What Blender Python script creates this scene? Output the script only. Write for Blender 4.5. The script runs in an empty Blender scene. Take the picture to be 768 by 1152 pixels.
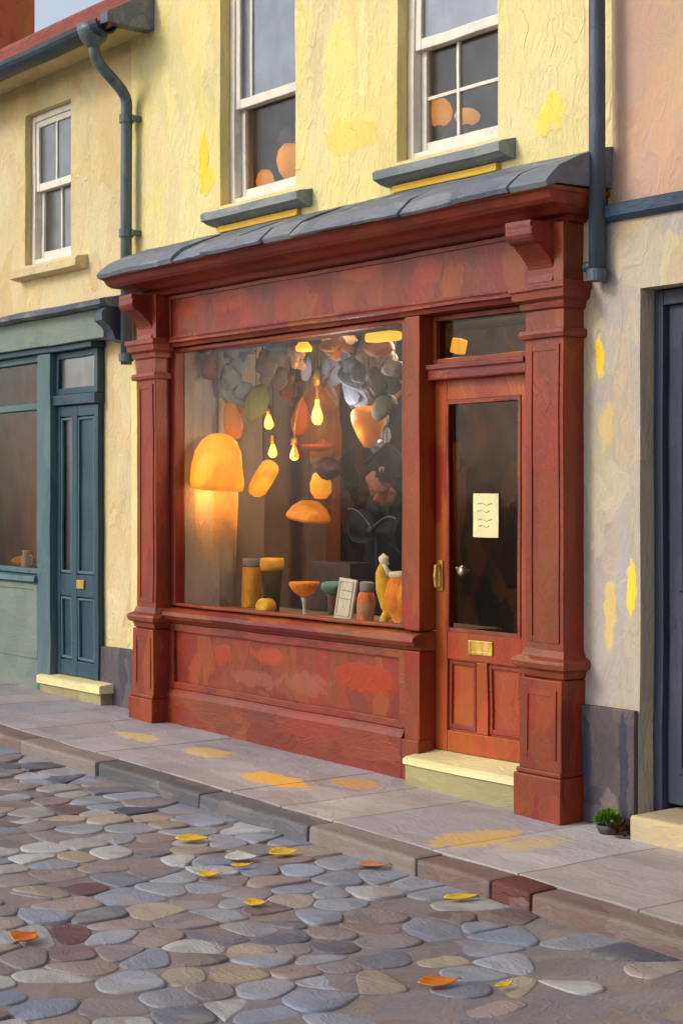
import bpy, bmesh, math, random
from mathutils import Vector, Matrix, noise
random.seed(7)
R = random.Random(11)
S = bpy.context.scene
COL = S.collection

# ------------------------------------------------------------------ colour / material helpers
def lin(c):
    def f(v):
        v /= 255.0
        return v/12.92 if v <= .04045 else ((v+.055)/1.055)**2.4
    return (f(c[0]), f(c[1]), f(c[2]), 1.0)

class NT:
    def __init__(s, mat):
        s.t = mat.node_tree; s.n = s.t.nodes; s.l = s.t.links
    def add(s, typ, **kw):
        n = s.n.new(typ)
        for k, v in kw.items():
            if k.startswith('i_'):
                key = k[2:]
                n.inputs[int(key) if key.isdigit() else key].default_value = v
            else: setattr(n, k, v)
        return n
    def link(s, a, b): s.l.new(a, b)
    def math(s, op, a, b=None, c=None, clamp=False):
        n = s.add('ShaderNodeMath', operation=op, use_clamp=clamp)
        for i, v in enumerate((a, b, c)):
            if v is None: continue
            if isinstance(v, (int, float)): n.inputs[i].default_value = v
            else: s.link(v, n.inputs[i])
        return n.outputs[0]
    def ramp(s, v, a, b, lo=0., hi=1.):
        n = s.add('ShaderNodeMapRange', interpolation_type='SMOOTHSTEP')
        n.inputs[1].default_value = a; n.inputs[2].default_value = b
        n.inputs[3].default_value = lo; n.inputs[4].default_value = hi
        s.link(v, n.inputs[0]); return n.outputs[0]
    def mix(s, fac, a, b, blend='MIX'):
        n = s.add('ShaderNodeMix', data_type='RGBA', blend_type=blend)
        if isinstance(fac, (int, float)): n.inputs[0].default_value = fac
        else: s.link(fac, n.inputs[0])
        for i, v in ((6, a), (7, b)):
            if isinstance(v, tuple): n.inputs[i].default_value = v
            else: s.link(v, n.inputs[i])
        return n.outputs[2]

def paint(name, base, alt=None, alt2=None, a1=.5, a2=.3, var=.3, sc=8., st=(1, 1, .4), rough=.6, bump=.35,
          spec=.3, metal=0., daubs=(), attr=False, warp=.06, emit=None, big=.12, bdist=.012):
    """hand-brushed surface: short directional dabs of slightly different colour, with bristle relief"""
    m = bpy.data.materials.new(name); m.use_nodes = True
    g = NT(m); b = g.n['Principled BSDF']
    tc = g.add('ShaderNodeTexCoord').outputs['Object']
    w1 = g.add('ShaderNodeTexNoise', i_Scale=3.2, i_Detail=3.); g.link(tc, w1.inputs['Vector'])
    def vm(op, a, bb=None, sc_=None):
        n = g.add('ShaderNodeVectorMath', operation=op)
        g.link(a, n.inputs[0])
        if bb is not None:
            if isinstance(bb, tuple): n.inputs[1].default_value = bb
            else: g.link(bb, n.inputs[1])
        if sc_ is not None: n.inputs['Scale'].default_value = sc_
        return n
    wv = vm('SUBTRACT', w1.outputs['Color'], (.5, .5, .5)).outputs[0]
    ws = vm('SCALE', wv, sc_=warp*4).outputs[0]
    p = vm('ADD', tc, ws).outputs[0]
    def vor(rot, stv, scale):
        mp = g.add('ShaderNodeMapping'); g.link(p, mp.inputs[0])
        mp.inputs['Rotation'].default_value = rot; mp.inputs['Scale'].default_value = stv
        v = g.add('ShaderNodeTexVoronoi', i_Scale=scale); g.link(mp.outputs[0], v.inputs['Vector'])
        return v, mp
    v1, m1 = vor((.15, .35, .1), st, sc)
    v2, m2 = vor((-.3, -.8, .4), st, sc*1.5)
    s1 = g.add('ShaderNodeSeparateColor'); g.link(v1.outputs['Color'], s1.inputs[0])
    s2 = g.add('ShaderNodeSeparateColor'); g.link(v2.outputs['Color'], s2.inputs[0])
    nb = g.add('ShaderNodeTexNoise', i_Scale=1.3, i_Detail=3.); g.link(tc, nb.inputs['Vector'])
    # bristle streaks
    mp = g.add('ShaderNodeMapping'); g.link(p, mp.inputs[0])
    mp.inputs['Rotation'].default_value = (.15, .35, .1); mp.inputs['Scale'].default_value = tuple(q**2.2*3 for q in st)
    sk = g.add('ShaderNodeTexNoise', i_Scale=sc*3.5, i_Detail=3., i_Roughness=.65); g.link(mp.outputs[0], sk.inputs['Vector'])
    if attr:
        at = g.add('ShaderNodeAttribute', attribute_name='Col'); col = at.outputs['Color']
    else:
        rg = g.add('ShaderNodeRGB'); rg.outputs[0].default_value = lin(base); col = rg.outputs[0]
    if alt:
        f = g.math('ADD', g.math('MULTIPLY', s1.outputs[1], .6), g.math('MULTIPLY', nb.outputs[0], .6))
        col = g.mix(g.math('MULTIPLY', g.ramp(f, .45, .85), a1), col, lin(alt))
    if alt2:
        f = g.math('ADD', g.math('MULTIPLY', s2.outputs[0], .7), g.math('MULTIPLY', sk.outputs[0], .5))
        col = g.mix(g.math('MULTIPLY', g.ramp(f, .65, .95), a2), col, lin(alt2))
    # value variation per dab + slow drift
    val = g.math('ADD', g.math('MULTIPLY', g.math('SUBTRACT', s1.outputs[0], .5), var*.7),
                 g.math('MULTIPLY', g.math('SUBTRACT', s2.outputs[2], .5), var*.4))
    val = g.math('ADD', val, g.math('MULTIPLY', g.math('SUBTRACT', sk.outputs[0], .5), var*.9))
    val = g.math('ADD', val, g.math('MULTIPLY', g.math('SUBTRACT', nb.outputs[0], .5), big*2))
    val = g.math('ADD', val, 1.)
    hs = g.add('ShaderNodeHueSaturation'); g.link(col, hs.inputs['Color']); g.link(val, hs.inputs['Value'])
    hu = g.math('ADD', g.math('MULTIPLY', g.math('SUBTRACT', s1.outputs[2], .5), .02), .5)
    g.link(hu, hs.inputs['Hue']); col = hs.outputs[0]
    dm = None
    if daubs:
        wn = g.add('ShaderNodeTexNoise', i_Scale=14., i_Detail=3.); g.link(tc, wn.inputs['Vector'])
        for (c, r, dc, strength) in daubs:
            d = vm('SUBTRACT', tc, tuple(c)).outputs[0]
            d = vm('DIVIDE', d, tuple(r)).outputs[0]
            ln = g.add('ShaderNodeVectorMath', operation='LENGTH'); g.link(d, ln.inputs[0])
            dd = g.math('ADD', ln.outputs['Value'], g.math('MULTIPLY', g.math('SUBTRACT', wn.outputs[0], .5), 1.1))
            dd = g.math('ADD', dd, g.math('MULTIPLY', g.math('SUBTRACT', sk.outputs[0], .5), .8))
            mk = g.ramp(dd, 1.08, .8, 0., strength)
            col = g.mix(mk, col, lin(dc))
            dm = mk if dm is None else g.math('MAXIMUM', dm, mk)
    g.link(col, b.inputs['Base Color'])
    b.inputs['Roughness'].default_value = rough
    b.inputs['Specular IOR Level'].default_value = spec
    b.inputs['Metallic'].default_value = metal
    if emit:
        g.link(g.mix(.5, col, lin(emit[0])), b.inputs['Emission Color']); b.inputs['Emission Strength'].default_value = emit[1]
    cv = g.add('ShaderNodeTexNoise', i_Scale=170., i_Detail=1.); g.link(tc, cv.inputs['Vector'])
    h = g.math('ADD', g.math('MULTIPLY', sk.outputs[0], 1.), g.math('MULTIPLY', v1.outputs['Distance'], .55))
    h = g.math('ADD', h, g.math('MULTIPLY', s1.outputs[0], .35))
    h = g.math('ADD', h, g.math('MULTIPLY', cv.outputs[0], .06))
    rn = g.add('ShaderNodeTexNoise', i_Scale=sc*.9, i_Detail=2.); g.link(mp.outputs[0] if False else m1.outputs[0], rn.inputs['Vector'])
    rd_ = g.ramp(g.math('ABSOLUTE', g.math('SUBTRACT', rn.outputs[0], .5)), .0, .03, .3, 0.)
    h = g.math('ADD', h, g.math('MULTIPLY', rd_, g.ramp(nb.outputs[0], .45, .6)))
    if dm is not None: h = g.math('ADD', h, g.math('MULTIPLY', dm, .35))
    bp = g.add('ShaderNodeBump', i_Strength=bump, i_Distance=bdist); g.link(h, bp.inputs['Height'])
    g.link(bp.outputs[0], b.inputs['Normal'])
    return m

def glass_mat(name, tint, gloss, rough=.04, wob=.25):
    m = bpy.data.materials.new(name); m.use_nodes = True
    g = NT(m); g.n.remove(g.n['Principled BSDF']); out = g.n['Material Output']
    tr = g.add('ShaderNodeBsdfTransparent'); tr.inputs[0].default_value = lin(tint)
    gl = g.add('ShaderNodeBsdfGlossy'); gl.inputs['Roughness'].default_value = rough
    gl.inputs[0].default_value = (.92, .95, 1, 1)
    tc = g.add('ShaderNodeTexCoord').outputs['Object']
    nz = g.add('ShaderNodeTexNoise', i_Scale=7., i_Detail=4.); g.link(tc, nz.inputs['Vector'])
    bp = g.add('ShaderNodeBump', i_Strength=wob, i_Distance=.02); g.link(nz.outputs[0], bp.inputs['Height'])
    g.link(bp.outputs[0], gl.inputs['Normal'])
    mx = g.add('ShaderNodeMixShader')
    f = g.ramp(nz.outputs[0], .3, .75, gloss*.9, gloss*1.1); g.link(f, mx.inputs[0])
    g.link(tr.outputs[0], mx.inputs[1]); g.link(gl.outputs[0], mx.inputs[2]); g.link(mx.outputs[0], out.inputs[0])
    return m

def glow_mat(name, col, strength):
    m = bpy.data.materials.new(name); m.use_nodes = True
    b = m.node_tree.nodes['Principled BSDF']
    b.inputs['Base Color'].default_value = lin(col); b.inputs['Emission Color'].default_value = lin(col)
    b.inputs['Emission Strength'].default_value = strength; b.inputs['Roughness'].default_value = .4
    return m

# ------------------------------------------------------------------ geometry helpers
def gz(x):                                            # the street falls gently towards the right
    return (2.0 - max(-14., min(9., x)))*.02
WOB = .0055
def wob(v, amp=WOB):
    n = noise.noise_vector(v*2.6) + noise.noise_vector(v*8.5 + Vector((9, 3, 1)))*.4
    return v + n*amp

ORIG = {}
def empty(name, label, cat, loc, group=None, kind=None):
    o = bpy.data.objects.new(name, None); COL.objects.link(o); o.location = loc
    o.empty_display_size = .2
    o['label'] = label; o['category'] = cat
    if group: o['group'] = group
    if kind: o['kind'] = kind
    ORIG[o] = Vector(loc); return o

def slice_bm(bm, step):
    for ax in range(3):
        cs = [v.co[ax] for v in bm.verts]
        if not cs: return
        lo, hi = min(cs), max(cs)
        k = math.ceil((lo+1e-4)/step)
        while k*step < hi-1e-4:
            co = [0, 0, 0]; no = [0, 0, 0]; co[ax] = k*step+.0131; no[ax] = 1
            if lo < co[ax] < hi:
                bmesh.ops.bisect_plane(bm, geom=bm.verts[:]+bm.edges[:]+bm.faces[:], plane_co=co, plane_no=no, dist=1e-5)
            k += 1

def obj(name, bm, mat, parent=None, smooth=False, wobble=WOB, step=.22, label=None, loc=None):
    """link a bmesh made in world coordinates as one mesh object under its parent"""
    if step: slice_bm(bm, step)
    if wobble:
        for v in bm.verts: v.co = wob(v.co.copy(), wobble)
    if parent is not None: o0 = ORIG[parent]
    elif loc is not None: o0 = Vector(loc)
    else: o0 = Vector((0, 0, 0))
    for v in bm.verts: v.co -= o0
    bmesh.ops.recalc_face_normals(bm, faces=bm.faces[:])
    me = bpy.data.meshes.new(name); bm.to_mesh(me); bm.free()
    for q in me.polygons: q.use_smooth = smooth
    me.materials.append(mat)
    o = bpy.data.objects.new(name, me); COL.objects.link(o)
    if parent is not None: o.parent = parent
    else: o.location = o0
    ORIG[o] = o0
    if label: o['label'] = label
    return o

def tag(o, label, cat, group=None, kind=None):
    o['label'] = label; o['category'] = cat
    if group: o['group'] = group
    if kind: o['kind'] = kind
    return o

def NB(): return bmesh.new()
def box(bm, x0, x1, y0, y1, z0, z1, bev=.006, rot=None):
    b = bmesh.new(); bmesh.ops.create_cube(b, size=1.)
    c = Vector(((x0+x1)/2, (y0+y1)/2, (z0+z1)/2))
    for v in b.verts: v.co = Vector((v.co.x*(x1-x0), v.co.y*(y1-y0), v.co.z*(z1-z0)))
    d = min(x1-x0, y1-y0, z1-z0)
    if bev: bmesh.ops.bevel(b, geom=b.edges[:], offset=min(bev, d*.3), segments=2, affect='EDGES', profile=.6)
    if rot:
        for v in b.verts: v.co = rot @ v.co
    for v in b.verts: v.co += c
    add(bm, b); return bm
def add(bm, b):
    me = bpy.data.meshes.new('tmp'); b.to_mesh(me); b.free(); bm.from_mesh(me); bpy.data.meshes.remove(me)

def lathe(bm, prof, c, n=24, mtx=None, wav=0.):
    """revolve (radius, height) pairs about the vertical through c"""
    c = Vector(c); rows = []
    for (r, z) in prof:
        row = []
        for i in range(n):
            a = 2*math.pi*i/n
            rr = r*(1+wav*math.sin(a*3+z*9))
            p = Vector((rr*math.cos(a), rr*math.sin(a), z))
            if mtx: p = mtx @ p
            row.append(bm.verts.new(p+c))
        rows.append(row)
    for a, b in zip(rows, rows[1:]):
        for i in range(n):
            bm.faces.new((a[i], a[(i+1) % n], b[(i+1) % n], b[i]))
    for row in (rows[0], rows[-1]):
        try: bm.faces.new(row)
        except ValueError: pass
    return bm

def tube(bm, pts, r, n=12):
    pts = [Vector(p) for p in pts]; rows = []
    for i, p in enumerate(pts):
        d = (pts[min(i+1, len(pts)-1)]-pts[max(i-1, 0)]).normalized()
        u = d.cross(Vector((0, 1, .01))).normalized() if abs(d.y) < .95 else d.cross(Vector((1, 0, 0))).normalized()
        w = d.cross(u).normalized()
        rr = r[i] if isinstance(r, (list, tuple)) else r
        rows.append([bm.verts.new(p+(u*math.cos(2*math.pi*k/n)+w*math.sin(2*math.pi*k/n))*rr) for k in range(n)])
    for a, b in zip(rows, rows[1:]):
        for k in range(n): bm.faces.new((a[k], a[(k+1) % n], b[(k+1) % n], b[k]))
    bm.faces.new(rows[0]); bm.faces.new(list(reversed(rows[-1])))
    return bm

def extrude_x(bm, prof, x0, x1):
    """closed (y, z) outline swept along the facade"""
    a = [bm.verts.new((x0, y, z)) for y, z in prof]; b = [bm.verts.new((x1, y, z)) for y, z in prof]
    n = len(prof)
    for i in range(n): bm.faces.new((a[i], a[(i+1) % n], b[(i+1) % n], b[i]))
    bm.faces.new(a); bm.faces.new(b)
    return bm

def mould(bm, prof, x0, x1, yb, yw, k=1.):
    """open (offset, z) profile that returns round both ends; yb = face it sits on, yw = the wall behind"""
    def path(o, z): return [(x0-o*k, yw, z), (x0-o*k, yb-o, z), (x1+o*k, yb-o, z), (x1+o*k, yw, z)]
    rows = [[bm.verts.new(p) for p in path(o, z)] for o, z in prof]
    for a, b in zip(rows, rows[1:]):
        for i in range(3): bm.faces.new((a[i], a[i+1], b[i+1], b[i]))
    bm.faces.new(rows[0]); bm.faces.new(rows[-1])
    for i in (0, 3): bm.faces.new([r[i] for r in rows])
    bm.faces.new([r[0] for r in rows]+[r[3] for r in reversed(rows)]) if False else None
    return bm

def blob(bm, c, rad, seed=0, amp=.18, sub=2, mtx=None):
    b = bmesh.new(); bmesh.ops.create_icosphere(b, subdivisions=sub, radius=1.)
    for v in b.verts:
        n = noise.noise(v.co*1.7+Vector((seed*3.1, seed, 0)))
        v.co *= 1+amp*n*2
        v.co = Vector((v.co.x*rad[0], v.co.y*rad[1], v.co.z*rad[2]))
        if mtx: v.co = mtx @ v.co
        v.co += Vector(c)
    add(bm, b); return bm

def wall_grid(bm, xs, zs, y0, y1, hole):
    """wall slab between y0 (front) and y1 (back) with rectangular openings"""
    vs = {}
    def V(i, k, f):
        if (i, k, f) not in vs: vs[(i, k, f)] = bm.verts.new((xs[i], y0 if f == 0 else y1, zs[k]))
        return vs[(i, k, f)]
    nx, nz = len(xs)-1, len(zs)-1
    solid = lambda i, k: 0 <= i < nx and 0 <= k < nz and not hole((xs[i]+xs[i+1])/2, (zs[k]+zs[k+1])/2)
    for i in range(nx):
        for k in range(nz):
            if not solid(i, k): continue
            for f in (0, 1): bm.faces.new((V(i, k, f), V(i+1, k, f), V(i+1, k+1, f), V(i, k+1, f)))
            for di, dk, e in ((-1, 0, ((i, k), (i, k+1))), (1, 0, ((i+1, k), (i+1, k+1))), (0, -1, ((i, k), (i+1, k))), (0, 1, ((i, k+1), (i+1, k+1)))):
                if not solid(i+di, k+dk):
                    a, b = e; bm.faces.new((V(*a, 0), V(*b, 0), V(*b, 1), V(*a, 1)))
    return bm

def frame(bm, x0, x1, z0, z1, y0, y1, w, bot=None, top=None, bev=.006):
    """four butted members of a rectangular frame"""
    bot = bot or w; top = top or w
    box(bm, x0, x0+w, y0, y1, z0, z1, bev); box(bm, x1-w, x1, y0, y1, z0, z1, bev)
    box(bm, x0+w, x1-w, y0+.002, y1-.002, z0, z0+bot, bev); box(bm, x0+w, x1-w, y0+.002, y1-.002, z1-top, z1, bev)
    return bm

# ------------------------------------------------------------------ materials
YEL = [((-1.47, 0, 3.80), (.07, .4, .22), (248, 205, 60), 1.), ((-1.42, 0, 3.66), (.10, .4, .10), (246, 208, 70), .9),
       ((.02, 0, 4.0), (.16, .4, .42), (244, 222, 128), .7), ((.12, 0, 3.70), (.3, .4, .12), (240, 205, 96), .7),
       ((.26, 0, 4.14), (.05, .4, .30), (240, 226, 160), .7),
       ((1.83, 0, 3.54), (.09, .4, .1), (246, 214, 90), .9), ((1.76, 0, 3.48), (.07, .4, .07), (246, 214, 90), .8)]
M = {}
M['wall'] = paint('yellow limewash', (226, 207, 148), (234, 212, 128), (214, 198, 152), .6, .55, var=.17, sc=4., st=(1, 1, .45), rough=.75, bump=.85, daubs=YEL, big=.1, bdist=.02)
M['lwall'] = paint('ochre cream limewash', (212, 190, 142), (206, 176, 116), (214, 198, 160), .6, .5, var=.17, sc=4.5, st=(1, 1, .5), rough=.75, bump=.8, big=.1, bdist=.02)
M['rwall'] = paint('patchy cream plaster', (186, 172, 150), (168, 158, 150), (206, 182, 134), .8, .6, var=.22, sc=4., st=(1, 1, .45), rough=.8, bump=.5, big=.16, bdist=.02,
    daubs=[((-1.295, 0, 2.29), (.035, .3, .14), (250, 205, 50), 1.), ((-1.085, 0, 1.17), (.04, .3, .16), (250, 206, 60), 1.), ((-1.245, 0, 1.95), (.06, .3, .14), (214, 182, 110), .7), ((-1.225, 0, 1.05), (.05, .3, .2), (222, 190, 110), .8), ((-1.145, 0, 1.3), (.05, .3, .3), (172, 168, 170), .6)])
M['pink'] = paint('faded pink plaster', (196, 158, 130), (206, 172, 140), (180, 150, 136), .6, .5, var=.12, sc=4., st=(1, 1, .5), rough=.8, bump=.4, bdist=.02)
M['plinth'] = paint('grey painted plinth', (84, 76, 78), (108, 92, 84), (54, 58, 74), .7, .7, var=.35, sc=5., rough=.75, bump=.8, daubs=[((-1.35, -.13, .36), (.035, .3, .22), (46, 54, 74), .8), ((-1.11, -.13, .3), (.03, .3, .35), (46, 52, 70), .8), ((-1.20, -.13, .12), (.06, .3, .1), (122, 106, 98), .7)])
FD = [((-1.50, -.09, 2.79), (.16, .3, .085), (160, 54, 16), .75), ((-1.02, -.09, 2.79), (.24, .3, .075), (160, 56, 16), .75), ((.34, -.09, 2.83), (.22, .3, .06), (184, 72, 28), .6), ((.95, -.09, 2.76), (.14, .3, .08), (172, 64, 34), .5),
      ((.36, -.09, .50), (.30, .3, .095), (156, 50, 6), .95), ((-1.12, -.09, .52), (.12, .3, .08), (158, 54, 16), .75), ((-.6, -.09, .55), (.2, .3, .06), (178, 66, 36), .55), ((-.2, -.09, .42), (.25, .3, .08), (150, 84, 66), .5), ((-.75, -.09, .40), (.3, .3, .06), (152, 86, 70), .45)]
M['red'] = paint('oxblood shop paint', (124, 48, 27), (150, 62, 24), (98, 42, 34), .6, .5, var=.24, sc=5.5, st=(1, 1, .4), rough=.42, bump=.3, spec=.38, daubs=FD)
M['redh'] = paint('oxblood shop paint on rails', (123, 48, 29), (146, 64, 34), (90, 37, 33), .6, .5, var=.24, sc=6., st=(.3, 1, 1), rough=.4, bump=.3, spec=.38)
M['redv'] = paint('oxblood shop paint on posts', (124, 46, 24), (148, 60, 20), (96, 38, 31), .6, .5, var=.24, sc=6., st=(1, 1, .22), rough=.42, bump=.3, spec=.38)
M['door'] = paint('rust red door paint', (146, 58, 22), (168, 76, 26), (122, 46, 28), .6, .4, var=.22, sc=6., st=(1, 1, .22), rough=.4, bump=.3, spec=.38)
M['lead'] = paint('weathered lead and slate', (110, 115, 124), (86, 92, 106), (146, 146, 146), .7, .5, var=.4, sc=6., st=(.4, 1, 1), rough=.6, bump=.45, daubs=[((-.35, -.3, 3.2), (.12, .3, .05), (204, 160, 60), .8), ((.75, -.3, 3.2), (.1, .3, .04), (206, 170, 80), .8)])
M['sillg'] = paint('blue grey painted sill', (124, 130, 132), (104, 112, 118), (158, 160, 156), .6, .4, var=.25, sc=7., st=(.3, 1, 1), rough=.6, bump=.4)
M['silly'] = paint('yellow edge below sill', (226, 182, 60), (214, 160, 40), None, .5, var=.2, sc=7., st=(.3, 1, 1), bump=.4)
M['stone'] = paint('cream painted step', (232, 216, 162), (226, 206, 140), (196, 180, 130), .5, .5, var=.18, sc=6., st=(.3, 1, 1), rough=.6, bump=.45)
M['stoneb'] = paint('mossy step front', (150, 142, 104), (170, 156, 104), (120, 116, 92), .6, .5, var=.2, sc=6., st=(.4, 1, 1), rough=.7, bump=.4)
M['sash'] = paint('off white sash paint', (224, 216, 200), (232, 222, 196), (196, 190, 184), .5, .5, var=.16, sc=9., st=(1, 1, .3), rough=.5, bump=.35)
M['iron'] = paint('blue grey iron pipe paint', (78, 92, 98), (96, 110, 114), (56, 66, 78), .6, .5, var=.25, sc=9., st=(1, 1, .2), rough=.42, bump=.3, spec=.5)
M['irond'] = paint('dark slate blue iron paint', (60, 70, 84), (74, 84, 96), (48, 52, 66), .6, .5, var=.25, sc=9., st=(1, 1, .2), rough=.45, bump=.3, spec=.5)
M['gutter'] = paint('dark blue gutter iron', (44, 58, 70), (66, 78, 86), (34, 42, 54), .6, .5, var=.25, sc=8., st=(.2, 1, 1), rough=.45, bump=.3)
M['teal'] = paint('deep teal door paint', (32, 62, 76), (40, 74, 86), (24, 48, 62), .6, .5, var=.2, sc=6., st=(1, 1, .22), rough=.42, bump=.3, spec=.38)
M['tealg'] = paint('grey green shop paint', (112, 124, 112), (102, 116, 108), (130, 134, 118), .6, .4, var=.16, sc=5., st=(.5, 1, 1), rough=.55, bump=.35)
M['tealp'] = paint('blue green post paint', (78, 104, 106), (66, 94, 102), (100, 120, 116), .6, .4, var=.16, sc=6., st=(1, 1, .25), rough=.5, bump=.3)
M['roof'] = paint('red clay tiles', (136, 72, 58), (152, 82, 64), (108, 66, 66), .6, .5, var=.3, sc=6., st=(1, .4, 1), rough=.8, bump=.4)
M['brick'] = paint('orange brick stack', (196, 102, 62), (206, 114, 70), (170, 84, 60), .6, .5, var=.2, sc=6., rough=.8, bump=.4)
M['navy'] = paint('navy ledge paint', (46, 66, 88), (58, 80, 100), (34, 50, 70), .6, .4, var=.2, sc=6., st=(.2, 1, 1), rough=.5, bump=.3)
M['ndoor'] = paint('dark slate door paint', (58, 62, 76), (50, 54, 70), (74, 72, 84), .6, .4, var=.25, sc=5., st=(1, 1, .2), rough=.6, bump=.3)
M['brass'] = paint('worn brass', (206, 168, 78), (226, 196, 110), (150, 116, 50), .5, .4, var=.2, sc=30., rough=.35, bump=.2, metal=.75)
M['steel'] = paint('polished knob', (200, 200, 196), (226, 224, 216), None, .5, var=.2, sc=30., rough=.3, bump=.1, metal=.6)
M['paper'] = paint('cream paper', (226, 214, 160), (232, 222, 176), (204, 190, 136), .5, .4, var=.1, sc=14., rough=.8, bump=.3)
M['ink'] = paint('faded pencil', (186, 172, 122), rough=.8, bump=.1)
M['road'] = paint('sandy joint dirt', (124, 114, 112), (136, 120, 108), (114, 110, 116), .7, .6, var=.3, sc=6., st=(1, .5, 1), rough=.9, bump=.5, big=.2)
M['cob'] = paint('setts', (120, 118, 124), None, (134, 122, 112), 0., .5, var=.36, sc=7., st=(.5, 1, 1), rough=.55, bump=.5, spec=.4, attr=True, big=.1)
PD = [((-1.28, -.61, 0), (.26, .1, .3), (214, 186, 118), .75), ((-.55, -.54, 0), (.2, .13, .3), (216, 180, 100), .8), ((.42, -.72, 0), (.30, .13, .3), (226, 170, 72), .95),  # yellow light from the windows, painted into the flagstone colour
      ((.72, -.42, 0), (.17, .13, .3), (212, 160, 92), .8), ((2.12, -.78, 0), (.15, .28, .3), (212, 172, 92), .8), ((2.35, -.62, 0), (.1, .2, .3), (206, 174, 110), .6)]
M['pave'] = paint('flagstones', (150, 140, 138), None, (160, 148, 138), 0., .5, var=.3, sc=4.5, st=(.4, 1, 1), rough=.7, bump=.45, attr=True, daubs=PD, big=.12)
M['kerb'] = paint('kerb granite', (120, 108, 104), None, (140, 128, 120), 0., .4, var=.25, sc=6., st=(.4, 1, 1), rough=.65, bump=.45, attr=True, big=.15)
M['earth'] = paint('far ground', (118, 112, 106), (128, 120, 108), None, .5, var=.2, sc=3., rough=.9, bump=.2)
# interiors
M['pier'] = paint('pale grey shop plaster', (176, 170, 166), (160, 152, 146), (190, 180, 164), .7, .5, var=.2, sc=4., st=(1, 1, .4), rough=.8, bump=.5, bdist=.02)
M['mauve'] = paint('mauve brown shop plaster', (172, 150, 136), (158, 136, 128), (184, 156, 128), .6, .4, var=.18, sc=4., st=(1, 1, .4), rough=.8, bump=.4)
M['mauved'] = paint('dark mauve plaster', (146, 118, 104), (124, 104, 104), (168, 116, 60), .6, .5, var=.25, sc=4., st=(1, 1, .4), rough=.8, bump=.4)  # amber dabs put the lamps' glow into the plaster colour
M['dark'] = paint('smoky dark panelling', (52, 38, 28), (104, 64, 22), (26, 28, 40), .8, .8, var=.5, sc=5.5, st=(1, 1, .5), rough=1., spec=0., bump=.06)  # amber second tone stands for lamp glow on the back wall
M['oak'] = paint('amber stained timber', (118, 70, 24), (140, 88, 30), (84, 48, 22), .6, .5, var=.3, sc=6., st=(1, 1, .2), rough=.5, bump=.3)
M['floor'] = paint('dark shop floor', (66, 50, 42), (80, 60, 46), None, .5, var=.3, sc=5., rough=.6, bump=.3)
M['shelf'] = paint('brown grey display board', (128, 108, 88), (150, 122, 84), (108, 96, 92), .6, .5, var=.22, sc=6., st=(.4, 1, 1), rough=.6, bump=.4)
M['mat'] = paint('straw mat', (212, 178, 110), (224, 190, 120), (188, 150, 84), .5, .5, var=.2, sc=16., st=(.3, 1, 1), bump=.5)
M['black'] = paint('blue black cloth', (22, 26, 34), (30, 36, 50), (40, 40, 48), .6, .4, var=.5, sc=8., st=(.6, 1, .6), rough=.6, bump=.5)
M['curtain'] = paint('red brown curtain', (150, 98, 70), (168, 110, 70), (120, 90, 84), .6, .5, var=.3, sc=6., st=(1, 1, .15), bump=.4)
M['room'] = paint('dim upstairs room', (112, 104, 102), (120, 108, 98), (96, 98, 108), .6, .5, var=.3, sc=3., bump=.2)
M['ceil'] = paint('smoke stained ceiling', (62, 48, 34), (84, 62, 36), None, .6, var=.3, sc=4., bump=.3)
M['glass'] = glass_mat('shop glass', (248, 245, 240), .02, .08, .06)
M['glassd'] = glass_mat('door glass', (226, 218, 206), .018, .08, .06)
M['glassu'] = glass_mat('upstairs glass', (214, 216, 222), .19, rough=.2, wob=.01)
M['glassw'] = glass_mat('lower upstairs glass', (236, 230, 224), .05, rough=.2, wob=.01)
M['glasst'] = glass_mat('hazy shop glass', (230, 220, 208), .07, rough=.2, wob=.03)
M['glassl'] = glass_mat('hazy old glass', (206, 200, 196), .2, rough=.25, wob=.02)
M['cloche'] = glass_mat('amber bell glass', (232, 178, 92), .10, rough=.1)
M['bulb'] = glow_mat('lit bulb', (255, 226, 150), 2.6)
M['bulb2'] = glow_mat('small lit bulb', (255, 205, 96), 1.7)
M['shade'] = paint('glowing amber lamp glass', (236, 158, 30), (246, 178, 40), (220, 128, 16), .5, .5, var=.22, sc=9., st=(1, .6, .5), rough=.4, bump=.6, emit=((250, 158, 6), .65))
M['shade2'] = paint('dull amber lamp glass', (190, 112, 26), (208, 134, 34), (150, 80, 22), .5, .5, var=.3, sc=9., rough=.4, bump=.5, emit=((220, 112, 6), .28))
M['lampy'] = glow_mat('yellow lamp glass', (250, 190, 40), .95)
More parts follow.
